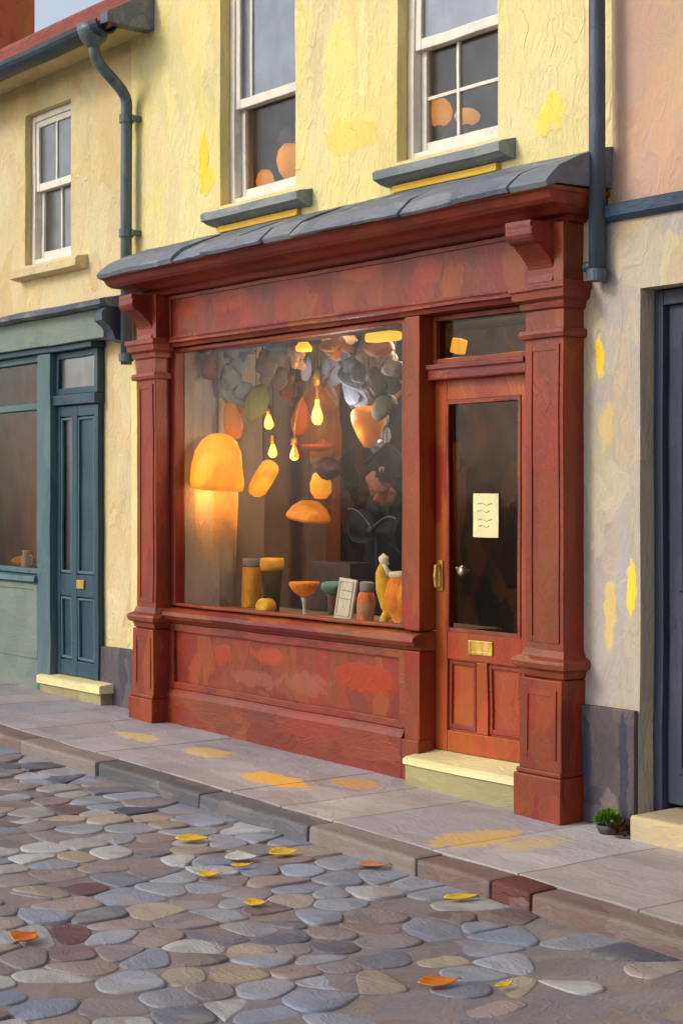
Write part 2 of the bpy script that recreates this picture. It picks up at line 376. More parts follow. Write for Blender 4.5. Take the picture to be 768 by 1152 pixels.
def glow_veil_mat():
    m = bpy.data.materials.new('amber glow veil'); m.use_nodes = True; g = NT(m); g.n.remove(g.n['Principled BSDF'])
    tr = g.add('ShaderNodeBsdfTransparent'); d = g.add('ShaderNodeBsdfTranslucent'); d.inputs[0].default_value = lin((248, 204, 130)); d2 = g.add('ShaderNodeBsdfDiffuse'); d2.inputs[0].default_value = lin((232, 176, 100))
    tc = g.add('ShaderNodeTexCoord').outputs['Object']; nz = g.add('ShaderNodeTexNoise', i_Scale=9., i_Detail=3.); g.link(tc, nz.inputs['Vector'])
    a = g.add('ShaderNodeMixShader', i_0=.4); g.link(d.outputs[0], a.inputs[1]); g.link(d2.outputs[0], a.inputs[2])
    x = g.add('ShaderNodeMixShader'); sp = g.add('ShaderNodeSeparateXYZ'); g.link(tc, sp.inputs[0]); thin = g.ramp(sp.outputs[2], -.60, -.05, .08, 1.)   # added veil fades downward to imitate the lamp's glow on the wall
    g.link(g.math('MULTIPLY', g.ramp(nz.outputs[0], .3, .7, .45, .85), thin), x.inputs[0]); g.link(tr.outputs[0], x.inputs[1]); g.link(a.outputs[0], x.inputs[2]); g.link(x.outputs[0], g.n['Material Output'].inputs[0])
    return m
M['glow_veil'] = glow_veil_mat()
def rimglass():
    m = bpy.data.materials.new('amber bell glass'); m.use_nodes = True; g = NT(m); b = g.n['Principled BSDF']
    b.inputs['Base Color'].default_value = lin((226, 160, 56)); b.inputs['Roughness'].default_value = .15; b.inputs['Transmission Weight'].default_value = 0
    tr = g.add('ShaderNodeBsdfTransparent'); tr.inputs[0].default_value = lin((250, 232, 200))
    lw = g.add('ShaderNodeLayerWeight', i_Blend=.35); x = g.add('ShaderNodeMixShader')
    g.link(g.ramp(lw.outputs['Facing'], .5, .97, .03, .75), x.inputs[0]); g.link(tr.outputs[0], x.inputs[1]); g.link(b.outputs[0], x.inputs[2]); g.link(x.outputs[0], g.n['Material Output'].inputs[0])
    return m
M['cloche'] = rimglass()
M['cord'] = paint('brown flex', (62, 46, 36), bump=.1)
def hue(n, c, c2, c3=None, **k):
    M[n] = paint(n, c, c2, c3 or c2, .6, .5, var=.3, sc=k.pop('sc', 14.), st=(1, 1, .5), bump=.6, **k); return M[n]

# ------------------------------------------------------------------ ground, road, kerb, pavement
def struct(name, bm, mat, **k):
    o = obj(name, bm, mat, **k); o['kind'] = 'structure'; return o
bm = NB()
xs = [-260, -60, -14, 9, 60, 260]; ys = [-260, -60, -8, 8, 60, 260]
gv = [[bm.verts.new((x, y, gz(x)-.19)) for y in ys] for x in xs]
for i in range(5):
    for j in range(5): bm.faces.new((gv[i][j], gv[i+1][j], gv[i+1][j+1], gv[i][j+1]))
struct('ground', bm, M['earth'], wobble=0, step=None)

def colour_layer(bm): return bm.loops.layers.float_color.new('Col')
def paintfaces(lay, faces, c):
    for f in faces:
        for l in f.loops: l[lay] = c
# setts
PAL = [((130, 134, 143), 26), ((118, 124, 138), 24), ((150, 148, 146), 14), ((118, 110, 114), 14), ((128, 112, 110), 10), ((138, 126, 114), 9),
       ((96, 98, 108), 6), ((150, 138, 118), 4), ((160, 160, 160), 6), ((104, 84, 90), 6), ((84, 84, 96), 5)]
OV = [((1.61, -2.63), (92, 66, 72)), ((2.28, -2.89), (92, 60, 66)), ((2.59, -3.0), (156, 148, 132)), ((2.76, -2.73), (92, 88, 92)), ((2.82, -1.57), (84, 82, 92)),
      ((2.90, -1.45), (104, 88, 88)), ((3.68, -1.42), (86, 86, 96)), ((-.6, -1.50), (78, 84, 98)), ((.38, -1.52), (66, 72, 90)), ((-1.16, -1.50), (84, 86, 96)),
      ((2.72, -2.16), (172, 170, 166)), ((1.66, -1.78), (190, 192, 188)), ((1.75, -1.9), (160, 160, 164)), ((3.2, -1.62), (116, 130, 148)), ((1.2, -2.3), (150, 138, 116)), ((2.0, -2.35), (156, 142, 112)), ((2.45, -2.4), (156, 142, 116)), ((3.55, -2.1), (106, 110, 124)), ((3.0, -2.75), (146, 126, 108)), ((1.9, -1.55), (140, 152, 170)), ((2.3, -1.45), (136, 146, 160))]
pts = []
y = -1.40; row = 0
while y > -6.9:
    x = -9.5 + (row % 2)*.1
    while x < 7.5:
        pts.append((x+R.uniform(-.075, .075), y+R.uniform(-.07, .07))); x += R.uniform(.13, .28)
    y -= R.uniform(.165, .20); row += 1
cellmap = {}
for i, p in enumerate(pts): cellmap.setdefault((int(p[0]//.4), int(p[1]//.4)), []).append(i)
def cell(i):
    px, py = pts[i]; poly = [(px-.26, py-.26), (px+.26, py-.26), (px+.26, py+.26), (px-.26, py+.26)]
    cx_, cy_ = int(px//.4), int(py//.4)
    for a in range(cx_-2, cx_+3):
        for b in range(cy_-2, cy_+3):
            for j in cellmap.get((a, b), ()):
                if j == i: continue
                qx, qy = pts[j]; mx, my = (px+qx)/2, (py+qy)/2; nx, ny = qx-px, qy-py
                out = []
                for k in range(len(poly)):
                    A, B = poly[k], poly[(k+1) % len(poly)]
                    da = (A[0]-mx)*nx+(A[1]-my)*ny; db = (B[0]-mx)*nx+(B[1]-my)*ny
                    if da <= 0: out.append(A)
                    if da*db < 0:
                        t = da/(da-db); out.append((A[0]+(B[0]-A[0])*t, A[1]+(B[1]-A[1])*t))
                poly = out
                if len(poly) < 3: return None
    return poly
bm = NB(); lay = colour_layer(bm)
def pick():
    t = R.uniform(0, sum(w for _, w in PAL))
    for c, w in PAL:
        t -= w
        if t <= 0: return c
    return PAL[0][0]
for i in range(len(pts)):
    poly = cell(i)
    if not poly: continue
    px, py = pts[i]
    worn = max(0., min(1., (px-3.15)*.8))*(.9 if py > -2.7 or px > 3.6 else .4)
    if py > -1.3 or R.random() < worn*1.0+.05: continue
    for _ in range(2):
        n2 = []
        for k in range(len(poly)):
            A, B = poly[k], poly[(k+1) % len(poly)]
            q_ = .23; n2 += [(A[0]*(1-q_)+B[0]*q_, A[1]*(1-q_)+B[1]*q_), (A[0]*q_+B[0]*(1-q_), A[1]*q_+B[1]*(1-q_))]
        poly = n2
    poly = [poly[k] for k in range(0, len(poly), 2)] if len(poly) > 40 else poly
    c = pick(); jit = R.uniform(-1, 15)
    for (ox, oy), oc in OV:
        if (ox-px)**2+(oy-py)**2 < .011: c = oc; jit = 0
    c = lin(tuple(max(20, q+jit) for q in c))
    z = gz(px)-.081+R.uniform(-.005, .004)-worn*.006; sh = R.uniform(.965, 1.0); tx, ty = R.uniform(-.025, .025), R.uniform(-.025, .025)
    mx = sum(p[0] for p in poly)/len(poly); my = sum(p[1] for p in poly)/len(poly)
    rows = []
    for s_, dz in ((sh, -.05), (sh, -.0025), (sh*.975, .0005), (sh*.9, .0018), (sh*.4, .002)):
        rows.append([bm.verts.new((mx+(p[0]-mx)*s_, my+(p[1]-my)*s_, z+dz+(p[0]-mx)*tx*s_+(p[1]-my)*ty*s_)) for p in poly])
    fs = []
    for a, b in zip(rows, rows[1:]):
        for k in range(len(poly)): fs.append(bm.faces.new((a[k], a[(k+1) % len(poly)], b[(k+1) % len(poly)], b[k])))
    fs.append(bm.faces.new(rows[-1])); paintfaces(lay, fs, c)
struct('cobbles', bm, M['cob'], smooth=True, step=None)
bm = NB(); N = 80
xs = [-9.6+17.2*i/N for i in range(N+1)]; ys = [-1.2-5.8*j/24 for j in range(25)]
gv = [[bm.verts.new((x, yy, gz(x)-.086+.007*noise.noise(Vector((x*2, yy*2, 0))) + .006*max(0, min(1, (x-3)*.5)))) for yy in ys] for x in xs]
for i in range(N):
    for j in range(24): bm.faces.new((gv[i][j], gv[i][j+1], gv[i+1][j+1], gv[i+1][j]))
struct('road', bm, M['road'], smooth=True, wobble=0, step=None)

# kerb stones
bm = NB(); lay = colour_layer(bm); x = -9.4
KP = [(124, 110, 104), (112, 98, 96), (132, 118, 112), (98, 96, 100), (138, 120, 108), (118, 96, 90)]
KO = {(-.35, .25): (92, 88, 90), (.6, 1.3): (96, 94, 98), (2.75, 2.98): (96, 50, 46)}
while x < 7.4:
    L_ = R.uniform(.75, 1.15); n0 = len(bm.faces); v0 = len(bm.verts)
    x1 = min(x+L_, 7.5)
    if 2.55 < x < 2.95 or (x < 2.75 < x1): x1 = 2.75 if x < 2.7 else x1
    if abs(x-2.75) < .01: x1 = 2.99
    zt = R.uniform(-.003, .003)
    box(bm, x+.005, x1-.005, -1.27+R.uniform(-.008, .008), -1.1, zt-.2, zt, .02)
    for v in list(bm.verts)[v0:]: v.co.z += gz(v.co.x)
    bm.faces.ensure_lookup_table(); c = R.choice(KP)
    mid = (x+x1)/2
    for (a, b), cc in KO.items():
        if a < mid < b: c = cc
    paintfaces(lay, bm.faces[n0:], lin(c)); x = x1
struct('kerb', bm, M['kerb'], step=.25, wobble=.009)

# pavement flags
bm = NB(); lay = colour_layer(bm)
PP = [(150, 142, 140), (144, 136, 136), (156, 147, 142), (154, 140, 132), (148, 136, 132), (160, 152, 146), (142, 137, 139), (156, 145, 135)]
bm2 = NB()
def flagrow(y0, y1, lo, hi):
    x = -9.5+R.uniform(0, .3)
    while x < 7.4:
        w = R.uniform(lo, hi); n0 = len(bm.faces); v0 = len(bm.verts)
        zt = R.uniform(-.002, .002)
        jj = R.uniform(6, 18)
        box(bm, x+.003, x+w-.003, y0+.003, y1-.003, zt-.08, zt, .005)
        for v in list(bm.verts)[v0:]: v.co.z += gz(v.co.x)
        bm.faces.ensure_lookup_table()
        paintfaces(lay, bm.faces[n0:], lin(tuple(q+jj+(3 if k_ == 2 else -1) for k_, q in enumerate(R.choice(PP)))))
        x += w
flagrow(-1.098, .03, .42, .85)
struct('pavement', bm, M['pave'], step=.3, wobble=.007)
box(bm2, -9.5, 7.5, -1.09, .2, -.16, -.06, 0)
for v in bm2.verts: v.co.z = (gz(v.co.x)-.016) if v.co.z > -.1 else gz(v.co.x)-.3
struct('pavement_bed', bm2, M['road'], step=None, wobble=0)

# ------------------------------------------------------------------ yellow house
HG = 'houses of the terrace'
house = empty('house', 'bright yellow rendered house above the red shopfront, with two sash windows', 'house', (0, .1, 0), HG)
U1 = (-1.26, -.42, 3.47, 5.3); U2 = (.57, 1.41, 3.47, 5.3)
SO = (-1.72, 1.82, .0, 2.62)
def inr(r, x, z): return r[0] < x < r[1] and r[2] < z < r[3]
bm = NB()
wall_grid(bm, [-2.41, -1.72, -1.26, -.42, .57, 1.41, 1.82, 2.05, 2.235], [-.2, 2.62, 2.945, 3.47, 5.3, 7.2], 0, .26,
          lambda x, z: inr(U1, x, z) or inr(U2, x, z) or (inr((SO[0], SO[1], -1, 2.62), x, z)) or (x > 2.05 and z < 2.945))
WM = M['wall']
box(bm, -2.405, -2.2, .265, 4, 2.9, 7.19, 0)
obj('wall', bm, WM, house, step=.25)

def sash_window(parent, op, y, mids, glassm, frame_w=.055, label=None, bars_low=(), bars_up=(), vis_low=None, gl='glassu'):
    """box sash: outer frame, upper sash set forward, lower sash set back, panes and bars"""
    x0, x1, z0, z1 = op
    w = empty_part('window', parent, label)
    b = NB(); frame(b, x0+.003, x1-.003, z0+.004, z1-.003, y, y+.12, .05, .045); obj('frame', b, M['sash'], w)
    a0, a1 = x0+.055, x1-.055
    b = NB(); frame(b, a0, a1, mids-.03, z1-.055, y+.012, y+.05, .045, .06)
    for bx in bars_up: box(b, a0+(a1-a0)*bx-.011, a0+(a1-a0)*bx+.011, y+.02, y+.042, mids+.03, z1-.1, .003)
    obj('sash', b, M['sash'], w)
    b = NB(); frame(b, a0, a1, z0+.05, mids+.018, y+.055, y+.095, .045, .06)
    for bx in bars_low: box(b, a0+(a1-a0)*bx-.011, a0+(a1-a0)*bx+.011, y+.063, y+.087, z0+.11, mids-.028, .003)
    if vis_low: box(b, a0+.045, a1-.045, y+.065, y+.085, vis_low-.01, vis_low+.01, .003)
    obj('sash', b, M['sash'], w)
    b = NB(); box(b, a0+.03, a1-.03, y+.03, y+.034, mids+.0, z1-.08, 0); obj('pane', b, M[gl], w, wobble=.003)
    b = NB(); box(b, a0+.03, a1-.03, y+.075, y+.079, z0+.08, mids-.0, 0); obj('pane', b, M['glassw' if gl == 'glassu' else gl], w, wobble=.003)
    return w
def empty_part(name, parent, label=None):
    o = bpy.data.objects.new(name, None); COL.objects.link(o); o.parent = parent; o.empty_display_size = .1
    ORIG[o] = ORIG[parent]
    if label: o['label'] = label
    return o
w1 = sash_window(house, U1, .075, 4.13, None, bars_up=(.22,), label='sash window with a red brown curtain behind it')
w2 = sash_window(house, U2, .075, 4.13, None, bars_low=(.42,), vis_low=3.83, label='sash window with crossed glazing bars')
for w, a, b_ in ((w1, -1.31, -.24), (w2, .50, 1.55)):
    b = NB()
    extrude_x(b, [(.1, 3.466), (-.10, 3.42), (-.122, 3.405), (-.118, 3.365), (-.09, 3.355), (-.07, 3.345), (-.02, 3.335), (.1, 3.335)], a, b_)
    obj('sill', b, M['sillg'], w)
    b = NB(); box(b, a+.07, b_-.12, -.035, -.002, 3.29, 3.332, .006); obj('sill_edge', b, M['silly'], w, label='yellow painted strip under the sill')
# rooms behind the glass
def room(parent, x0, x1, y0, y1, z0, z1, m, name='room_lining'):
    b = NB(); wl = .05
    box(b, x0-wl, x0, y0, y1, z0, z1, 0); box(b, x1, x1+wl, y0, y1, z0, z1, 0); box(b, x0-wl, x1+wl, y1, y1+wl, z0, z1, 0)
    box(b, x0-wl, x1+wl, y0, y1+wl, z1, z1+wl, 0); box(b, x0-wl, x1+wl, y0, y1+wl, z0-wl, z0, 0)
    return obj(name, b, m, parent, wobble=0, step=None)
room(house, -2.3, 2.15, .27, 2.6, 3.0, 5.6, M['room'])
def curtain(parent, x0, x1, y, z0, z1, m):
    b = NB(); n = 26; rows = []
    for z in (z0, (z0+z1)/2, z1):
        rows.append([b.verts.new((x0+(x1-x0)*i/n, y+.028*math.sin(i*1.35), z)) for i in range(n+1)])
    for a, c in zip(rows, rows[1:]):
        for i in range(n): b.faces.new((a[i], a[i+1], c[i+1], c[i]))
    g = bmesh.ops.solidify(b, geom=b.faces[:], thickness=.006)
    return obj('curtain', b, m, parent, smooth=True)
curtain(house, -1.40, -1.24, .29, 3.55, 5.2, M['curtain'])
curtain(house, .50, .62, .29, 3.9, 5.2, M['curtain'])

# shop room (drawn as the house's own rooms)
shop = M['dark']
b = NB(); box(b, -1.95, -1.90, .265, .52, -.1, 2.72, 0); box(b, -1.95, -1.72, .262, .264, -.1, 2.72, 0); obj('room_wall', b, M['pier'], house, label='pale grey wall inside the shop window', step=.3)
b = NB(); box(b, -1.723, -1.70, .002, .28, .06, 2.563, .002); obj('window_reveal', b, M['pier'], house, label='pale grey lining at the left edge of the shop window', step=.3)
b = NB(); box(b, -2.2, -2.15, .522, .96, -.1, 2.72, 0); box(b, -2.15, -1.955, .521, .526, -.1, 2.72, 0); obj('room_wall', b, M['mauve'], house, label='mauve brown wall inside the shop', step=.3)
b = NB(); box(b, -2.3, -2.25, .962, 1.7, -.1, 2.72, 0); box(b, -2.25, -2.2, .961, .966, -.1, 2.72, 0); obj('room_wall', b, M['mauved'], house, label='dark mauve wall at the back of the shop', step=.3)
b = NB(); box(b, -2.3, 2.2, 1.702, 1.75, -.1, 2.72, 0); box(b, 2.1, 2.15, .262, 1.7, -.1, 2.72, 0); obj('room_wall', b, M['dark'], house, label='dark panelled back wall of the shop', step=.3)
b = NB(); box(b, -1.72, 1.82, -.015, .266, 2.565, 2.632, .002); obj('lintel_baffle', b, M['dark'], house, step=.3)  # dark board added to cover the overlit head and stop lamp light leaking
b = NB(); box(b, -2.3, 2.2, .02, 1.75, 2.722, 2.78, 0); obj('room_ceiling', b, M['ceil'], house, step=.4)
b = NB(); box(b, -2.3, 2.2, .06, 1.75, .0, .06, 0); obj('room_floor', b, M['floor'], house, step=.4)

# ------------------------------------------------------------------ red shopfront
sf = empty('shopfront', 'oxblood red wooden shopfront with a big display window and a half glazed door', 'shopfront', (0, -.1, gz(0)))
# cornice with lead covered top
b = NB()
mould(b, [(0.0, 2.925), (0.028, 2.929), (0.047, 2.955), (0.113, 2.959), (0.16, 2.982), (0.235, 2.99), (0.263, 3.009), (0.282, 3.039), (0.31, 3.047), (0.31, 3.066), (0.0, 3.073)], -1.99, 2.11, -.12, 0, .36)
obj('cornice', b, M['redh'], sf)
b = NB(); x = -2.10; rs = random.Random(5)
while x < 2.2:                                        # overlapping dressed slates, each set a little differently
    x1 = min(2.24, x+rs.uniform(.22, .42)); x1 = 2.24 if x1 > 2.12 else x1
    dy, dz = rs.uniform(-.016, .012), rs.uniform(-.008, .012)
    extrude_x(b, [(0, 3.08), (-.38+dy, 3.072), (-.445+dy, 3.05), (-.458+dy, 3.066+dz), (-.44+dy, 3.088+dz), (-.37+dy, 3.148+dz), (-.22, 3.212+dz), (-.10, 3.258+dz*.5), (-.06, 3.278), (0, 3.288)], x+.0015, x1-.0015); x = x1
obj('cornice_cover', b, M['lead'], sf, wobble=.008, step=.11)
# fascia
b = NB(); box(b, -1.74, 1.83, -.09, .0, 2.60, 2.923, .004); obj('fascia', b, M['red'], sf)
b = NB(); frame(b, -1.735, 1.825, 2.635, 2.92, -.103, -.092, .025, .015, .025, .003)
obj('fascia_moulding', b, M['redh'], sf)
b = NB()
extrude_x(b, [(-.092, 2.632), (-.13, 2.628), (-.142, 2.616), (-.142, 2.602), (-.122, 2.596), (-.112, 2.575), (-.03, 2.572), (-.03, 2.598), (-.092, 2.598)], -1.737, 1.827)
obj('architrave', b, M['redh'], sf)
# pilasters
def pilaster(x0, x1, g):
    r = empty_part('pilaster', sf)
    b = NB(); box(b, x0, x1, -.2, .0, g+.27, 2.925, .006)
    frame(b, x0+.025, x1-.025, .87, 2.33, -.207, -.201, .03, .03, .03, .003)
    obj('shaft', b, M['redv'], r)
    b = NB(); box(b, x0-.012, x1+.012, -.225, 0, .05+g*.2, .69, .006); frame(b, x0+.02, x1-.02, .30, .64, -.231, -.226, .03, .03, .03, .003)
    obj('pedestal', b, M['redv'], r)
    b = NB(); box(b, x0-.03, x1+.03, -.25, 0, gz(x0)-.03, .215+g*.3, .008); box(b, x0-.02, x1+.02, -.24, 0, .217+g*.3, .24+g*.3, .006)
    obj('plinth_block', b, M['redv'], r)
    b = NB(); mould(b, [(0, .69), (.012, .70), (.02, .73), (.045, .745), (.05, .77), (.045, .785), (.015, .80), (0, .835)], x0, x1, -.2, 0); obj('pedestal_cap', b, M['redh'], r)
    b = NB(); mould(b, [(0, 2.36), (.02, 2.365), (.025, 2.385), (.02, 2.405), (0, 2.41)], x0, x1, -.2, 0)
    mould(b, [(0, 2.50), (.015, 2.51), (.02, 2.54), (.045, 2.555), (.05, 2.59), (.06, 2.60), (.06, 2.63), (0, 2.64)], x0, x1, -.2, 0); obj('capital', b, M['redh'], r)
    b = NB()
    prof = []
    for i in range(15):                                   # scrolled bracket outline
        t = i/14; z = 2.925-.285*t
        prof.append((-.2-(.15*(1-t)**1.15+.03*math.sin(t*math.pi*2.1)), z))
    prof = [(-.19, 2.925)]+prof+[(-.19, 2.64)]
    extrude_x(b, prof, x0+.02, x0+.20)
    lathe(b, [(.0, 0), (.05, 0), (.055, .01), (.055, .18), (.05, .19), (0, .19)], (x0+.015, -.30, 2.868), 18, Matrix.Rotation(math.pi/2, 3, 'Y'))
    obj('bracket', b, M['redh'], r)
pilaster(-1.99, -1.74, .05); pilaster(1.83, 2.10, 0)
# stallriser
st = empty_part('stallriser', sf)
b = NB(); box(b, -1.74, .77, -.075, .0, gz(0)-.06, .735, .003); obj('panel', b, M['red'], st)
b = NB(); frame(b, -1.738, .769, .30, .733, -.10, -.077, .06, .045, .05, .006); obj('panel_frame', b, M['redh'], st)
b = NB(); extrude_x(b, [(-.076, gz(.5)-.08), (-.125, gz(.5)-.08), (-.125, .255), (-.11, .285), (-.10, .298), (-.076, .30)], -1.739, .764); obj('skirting', b, M['redh'], st)
# window
dw = empty_part('display_window', sf)
b = NB(); extrude_x(b, [(.0, .845), (-.13, .83), (-.165, .815), (-.17, .79), (-.15, .765), (-.12, .755), (-.105, .738), (0, .737)], -1.738, .91); obj('sill', b, M['redh'], dw)
b = NB(); frame(b, -1.737, .770, .848, 2.57, -.085, -.01, .055, .02, .03, .008); obj('frame', b, M['redv'], dw)
b = NB(); box(b, -1.69, .73, -.05, -.044, .86, 2.55, 0); obj('pane', b, M['glass'], dw, wobble=.002, step=None)
# door posts
b = NB(); box(b, .772, .90, -.112, .06, .737+.11, 2.572, .008); box(b, .772, .90, -.1115, .06, gz(.8)-.03, .735, .008); box(b, .765, .91, -.125, -.02, gz(.8)-.03, .25, .006)
obj('door_post', b, M['redv'], sf)
b = NB(); box(b, 1.685, 1.829, -.02, .06, .03, 2.572, .006); obj('door_post', b, M['redv'], sf)
b = NB(); box(b, .902, 1.683, -.06, .07, 2.215, 2.30, .008); box(b, .902, 1.683, -.075, -.058, 2.27, 2.298, .005); obj('transom_rail', b, M['redh'], sf)
tw = empty_part('transom_window', sf)
b = NB(); frame(b, .902, 1.683, 2.302, 2.571, -.02, .05, .03, .03, .03, .005); obj('frame', b, M['redv'], tw)
b = NB(); box(b, .90, 1.66, .01, .014, 2.32, 2.55, 0); obj('pane', b, M['glassd'], tw, wobble=.002, step=None)
# door leaf
dr = empty_part('door', sf)
dx0, dx1 = .904, 1.681; dz0, dz1 = .20, 2.225; gx0, gx1 = 1.0, 1.59
b = NB()
box(b, dx0, gx0, -.0, .05, dz0, dz1, .006); box(b, gx1, dx1, -.0, .05, dz0, dz1, .006)
box(b, gx0, gx1, .002, .048, 2.105, dz1, .006); box(b, gx0, gx1, .002, .048, .70, .85, .006); box(b, gx0, gx1, .002, .048, dz0, .315, .006)
box(b, 1.235, 1.325, .003, .047, .315, .70, .006)
box(b, gx0-.002, 1.24, .022, .04, .31, .705, 0); box(b, 1.32, gx1+.002, .022, .04, .31, .705, 0)
obj('leaf', b, M['door'], dr)
b = NB(); frame(b, gx0, gx1, .85, 2.105, -.006, .004, .022, .022, .022, .004); obj('glazing_bead', b, M['redh'], dr)
for (a, c) in ((gx0+.012, 1.223), (1.337, gx1-.012)):
    b = NB(); frame(b, a, c, .327, .69, .008, .024, .018, .024, .018, .004); obj('panel_moulding', b, M['redh'], dr)
b = NB(); box(b, gx0-.004, gx1+.004, .022, .027, .846, 2.109, 0); obj('pane', b, M['glassd'], dr, wobble=.002, step=None)
b = NB(); box(b, .935, .975, -.012, -.001, 1.07, 1.235, .006); tube(b, [(.955, -.01, 1.215), (.955, -.04, 1.205), (.955, -.045, 1.15), (.955, -.04, 1.095), (.955, -.01, 1.085)], .009, 10); obj('handle', b, M['brass'], dr, step=None)
b = NB(); lathe(b, [(.0, -.03), (.022, -.03), (.03, -.015), (.022, .0), (.01, .012), (.01, .04), (0, .04)], (1.075, .055, 1.18), 16, Matrix.Rotation(-math.pi/2, 3, 'X')); tube(b, [(1.075, .06, 1.18), (1.01, .06, 1.19)], .012, 10); obj('inner_knob', b, M['steel'], dr, step=None, smooth=True)
b = NB(); frame(b, 1.185, 1.375, .74, .815, -.008, .003, .018, .018, .018, .003); box(b, 1.203, 1.357, -.004, .0015, .758, .797, .002); obj('letter_plate', b, M['brass'], dr, step=None)
# step
b = NB(); extrude_x(b, [(.06, .195), (-.175, .165), (-.2, .155), (-.2, gz(1.3)-.05), (.06, gz(1.3)-.05)], .89, 1.795)
obj('doorstep', b, M['stoneb'], sf, label='cream topped stone doorstep')
b = NB(); extrude_x(b, [(.055, .20), (-.19, .172), (-.215, .16), (-.215, .135), (-.2025, .132), (-.2025, .1575), (-.18, .168), (.055, .196)], .885, 1.80); obj('step_tread', b, M['stone'], sf)
# display board
b = NB(); box(b, -1.735, .78, .0, .60, .80, .826, .004); box(b, -1.7, .69, .58, .6, .06, .80, 0); obj('display_board', b, M['shelf'], sf)

# sign on the door
n = empty('paper_notice', 'cream paper notice with faint handwriting taped inside the door glass', 'notice', (1.30, .018, 1.36))
b = NB(); box(b, 1.20, 1.40, .014, .0175, 1.365, 1.60, .001); obj('sheet', b, M['paper'], n, step=.08, wobble=.004)
for i, z in enumerate((1.545, 1.505, 1.46, 1.425)):
    b = NB(); tube(b, [(1.235+.004*i, .0115, z), (1.27, .0115, z+.006), (1.31, .0115, z-.006), (1.35-.02*(i % 2), .0115, z+.004)], .0016, 6); obj('handwriting', b, M['ink'], n, step=None, wobble=.003)

# ------------------------------------------------------------------ left house
lh = empty('house', 'ochre cream house with red tiled roof and small sash window, left of the red shopfront', 'house', (-5, .1, gz(-5)), HG)
U3 = (-4.07, -3.31, 3.38, 4.56); DO = (-3.52, -2.87); TO = (-6.6, -3.66)
b = NB()
wall_grid(b, [-9.4, -6.6, -4.07, -3.66, -3.52, -3.31, -2.87, -2.41], [-.2, .95, 2.66, 3.38, 4.56, 4.9], .003, .26,
          lambda x, z: inr(U3, x, z) or (-6.6 < x < -3.66 and .95 < z < 2.66) or (-3.52 < x < -2.87 and z < 2.66))
# the corner strip of ochre wall shares the terrace line
obj('wall', b, M['lwall'], lh, step=.25)
w3 = sash_window(lh, U3, .06, 3.99, None, bars_low=(.5,), bars_up=(.5,), gl='glassl')
b = NB(); extrude_x(b, [(.1, 3.376), (-.09, 3.345), (-.1, 3.33), (-.1, 3.275), (-.03, 3.26), (.1, 3.26)], -4.13, -3.05); obj('sill', b, M['lwall'], w3)
room(lh, -6.6, -2.5, .27, 1.9, 2.95, 4.8, M['room'])
curtain(lh, -3.95, -3.62, .34, 3.42, 4.5, M['sash'])
# plinth strip between the shopfronts
b = NB(); box(b, -2.80, -2.0, -.035, .001, gz(-2.4)-.05, .50, .008); obj('plinth', b, M['plinth'], lh)
# roof: pantiled slope modelled as rolls
b = NB(); nx = 60
ex0, ex1 = -9.5, -2.10; e0 = (-.36, 4.83); rd = (1.5, 6.0)
cols = []
for i in range(nx*4+1):
    x = ex0+(ex1-ex0)*i/(nx*4); hgt = .028*abs(math.sin(math.pi*i/4))
    cols.append([b.verts.new((x, e0[0]+(rd[0]-e0[0])*t, e0[1]+(rd[1]-e0[1])*t+hgt+.02*((t*9) % 1))) for t in [k/36 for k in range(37)]])
for a, c in zip(cols, cols[1:]):
    for k in range(36): b.faces.new((a[k], a[k+1], c[k+1], c[k]))
lo = [b.verts.new((x, yy, zz)) for x in (ex0, ex1) for yy, zz in (e0, rd)]
for v in lo: v.co.z -= .07
b.faces.new((lo[0], lo[1], lo[3], lo[2]))
cap_ = cols[-1]; b.faces.new(cap_+[lo[3], lo[2]])
rf = obj('roof', b, M['roof'], lh, step=None, wobble=.012)
b = NB(); tube(b, [(ex0+i*.5, 1.5, 6.0) for i in range(14)]+[(ex1, 1.5, 6.0)], .06, 10); obj('ridge_tiles', b, M['roof'], rf, step=None, wobble=.012)
b = NB(); box(b, -8.7, -7.86, 1.3, 2.0, 5.4, 7.3, .01)
for k in range(4): box(b, -8.72-.02*(k == 3), -7.84+.02*(k == 3), 1.28, 2.02, 6.95+k*.09, 7.02+k*.09, .005)
obj('chimney', b, M['brick'], rf)
b = NB(); extrude_x(b, [(-.37, 4.80), (.0, 4.80), (.0, 5.07), (-.37, 4.87)], -2.19, -2.085); obj('flashing', b, M['lead'], lh)
b = NB(); box(b, -9.4, -2.2, -.30, .0, 4.80, 4.835, .004); obj('soffit', b, M['lwall'], lh)
# gutter + downpipe
b = NB()
prof = [(-.33+.09*math.cos(math.pi+math.pi*i/10), 4.83+.09*math.sin(math.pi+math.pi*i/10)) for i in range(11)]
prof += [(-.33+.076*math.cos(math.pi*2-math.pi*i/10), 4.83+.076*math.sin(math.pi*2-math.pi*i/10)) for i in range(11)]
extrude_x(b, prof, -9.45, -2.16); obj('gutter', b, M['gutter'], lh, smooth=False)
dp = empty_part('drainpipe', lh)
b = NB()
px = -2.34
path = [(px, -.33, 4.80), (px, -.33, 4.66)]+[(px, -.33+.25*(1-math.cos(math.pi*t/8))/2, 4.66-.33*t/8) for t in range(1, 9)]+[(px, -.08, 4.3), (px, -.08, 3.6), (px, -.08, 2.50)]
tube(b, path, .04, 14); obj('pipe', b, M['iron'], dp, smooth=True, step=None)
b = NB(); lathe(b, [(.043, 0), (.055, .02), (.085, .05), (.108, .10), (.112, .15), (.10, .15), (.08, .08), (.0, .06)], (px, -.34, 4.68), 16); obj('hopper', b, M['iron'], dp, smooth=True, step=None)
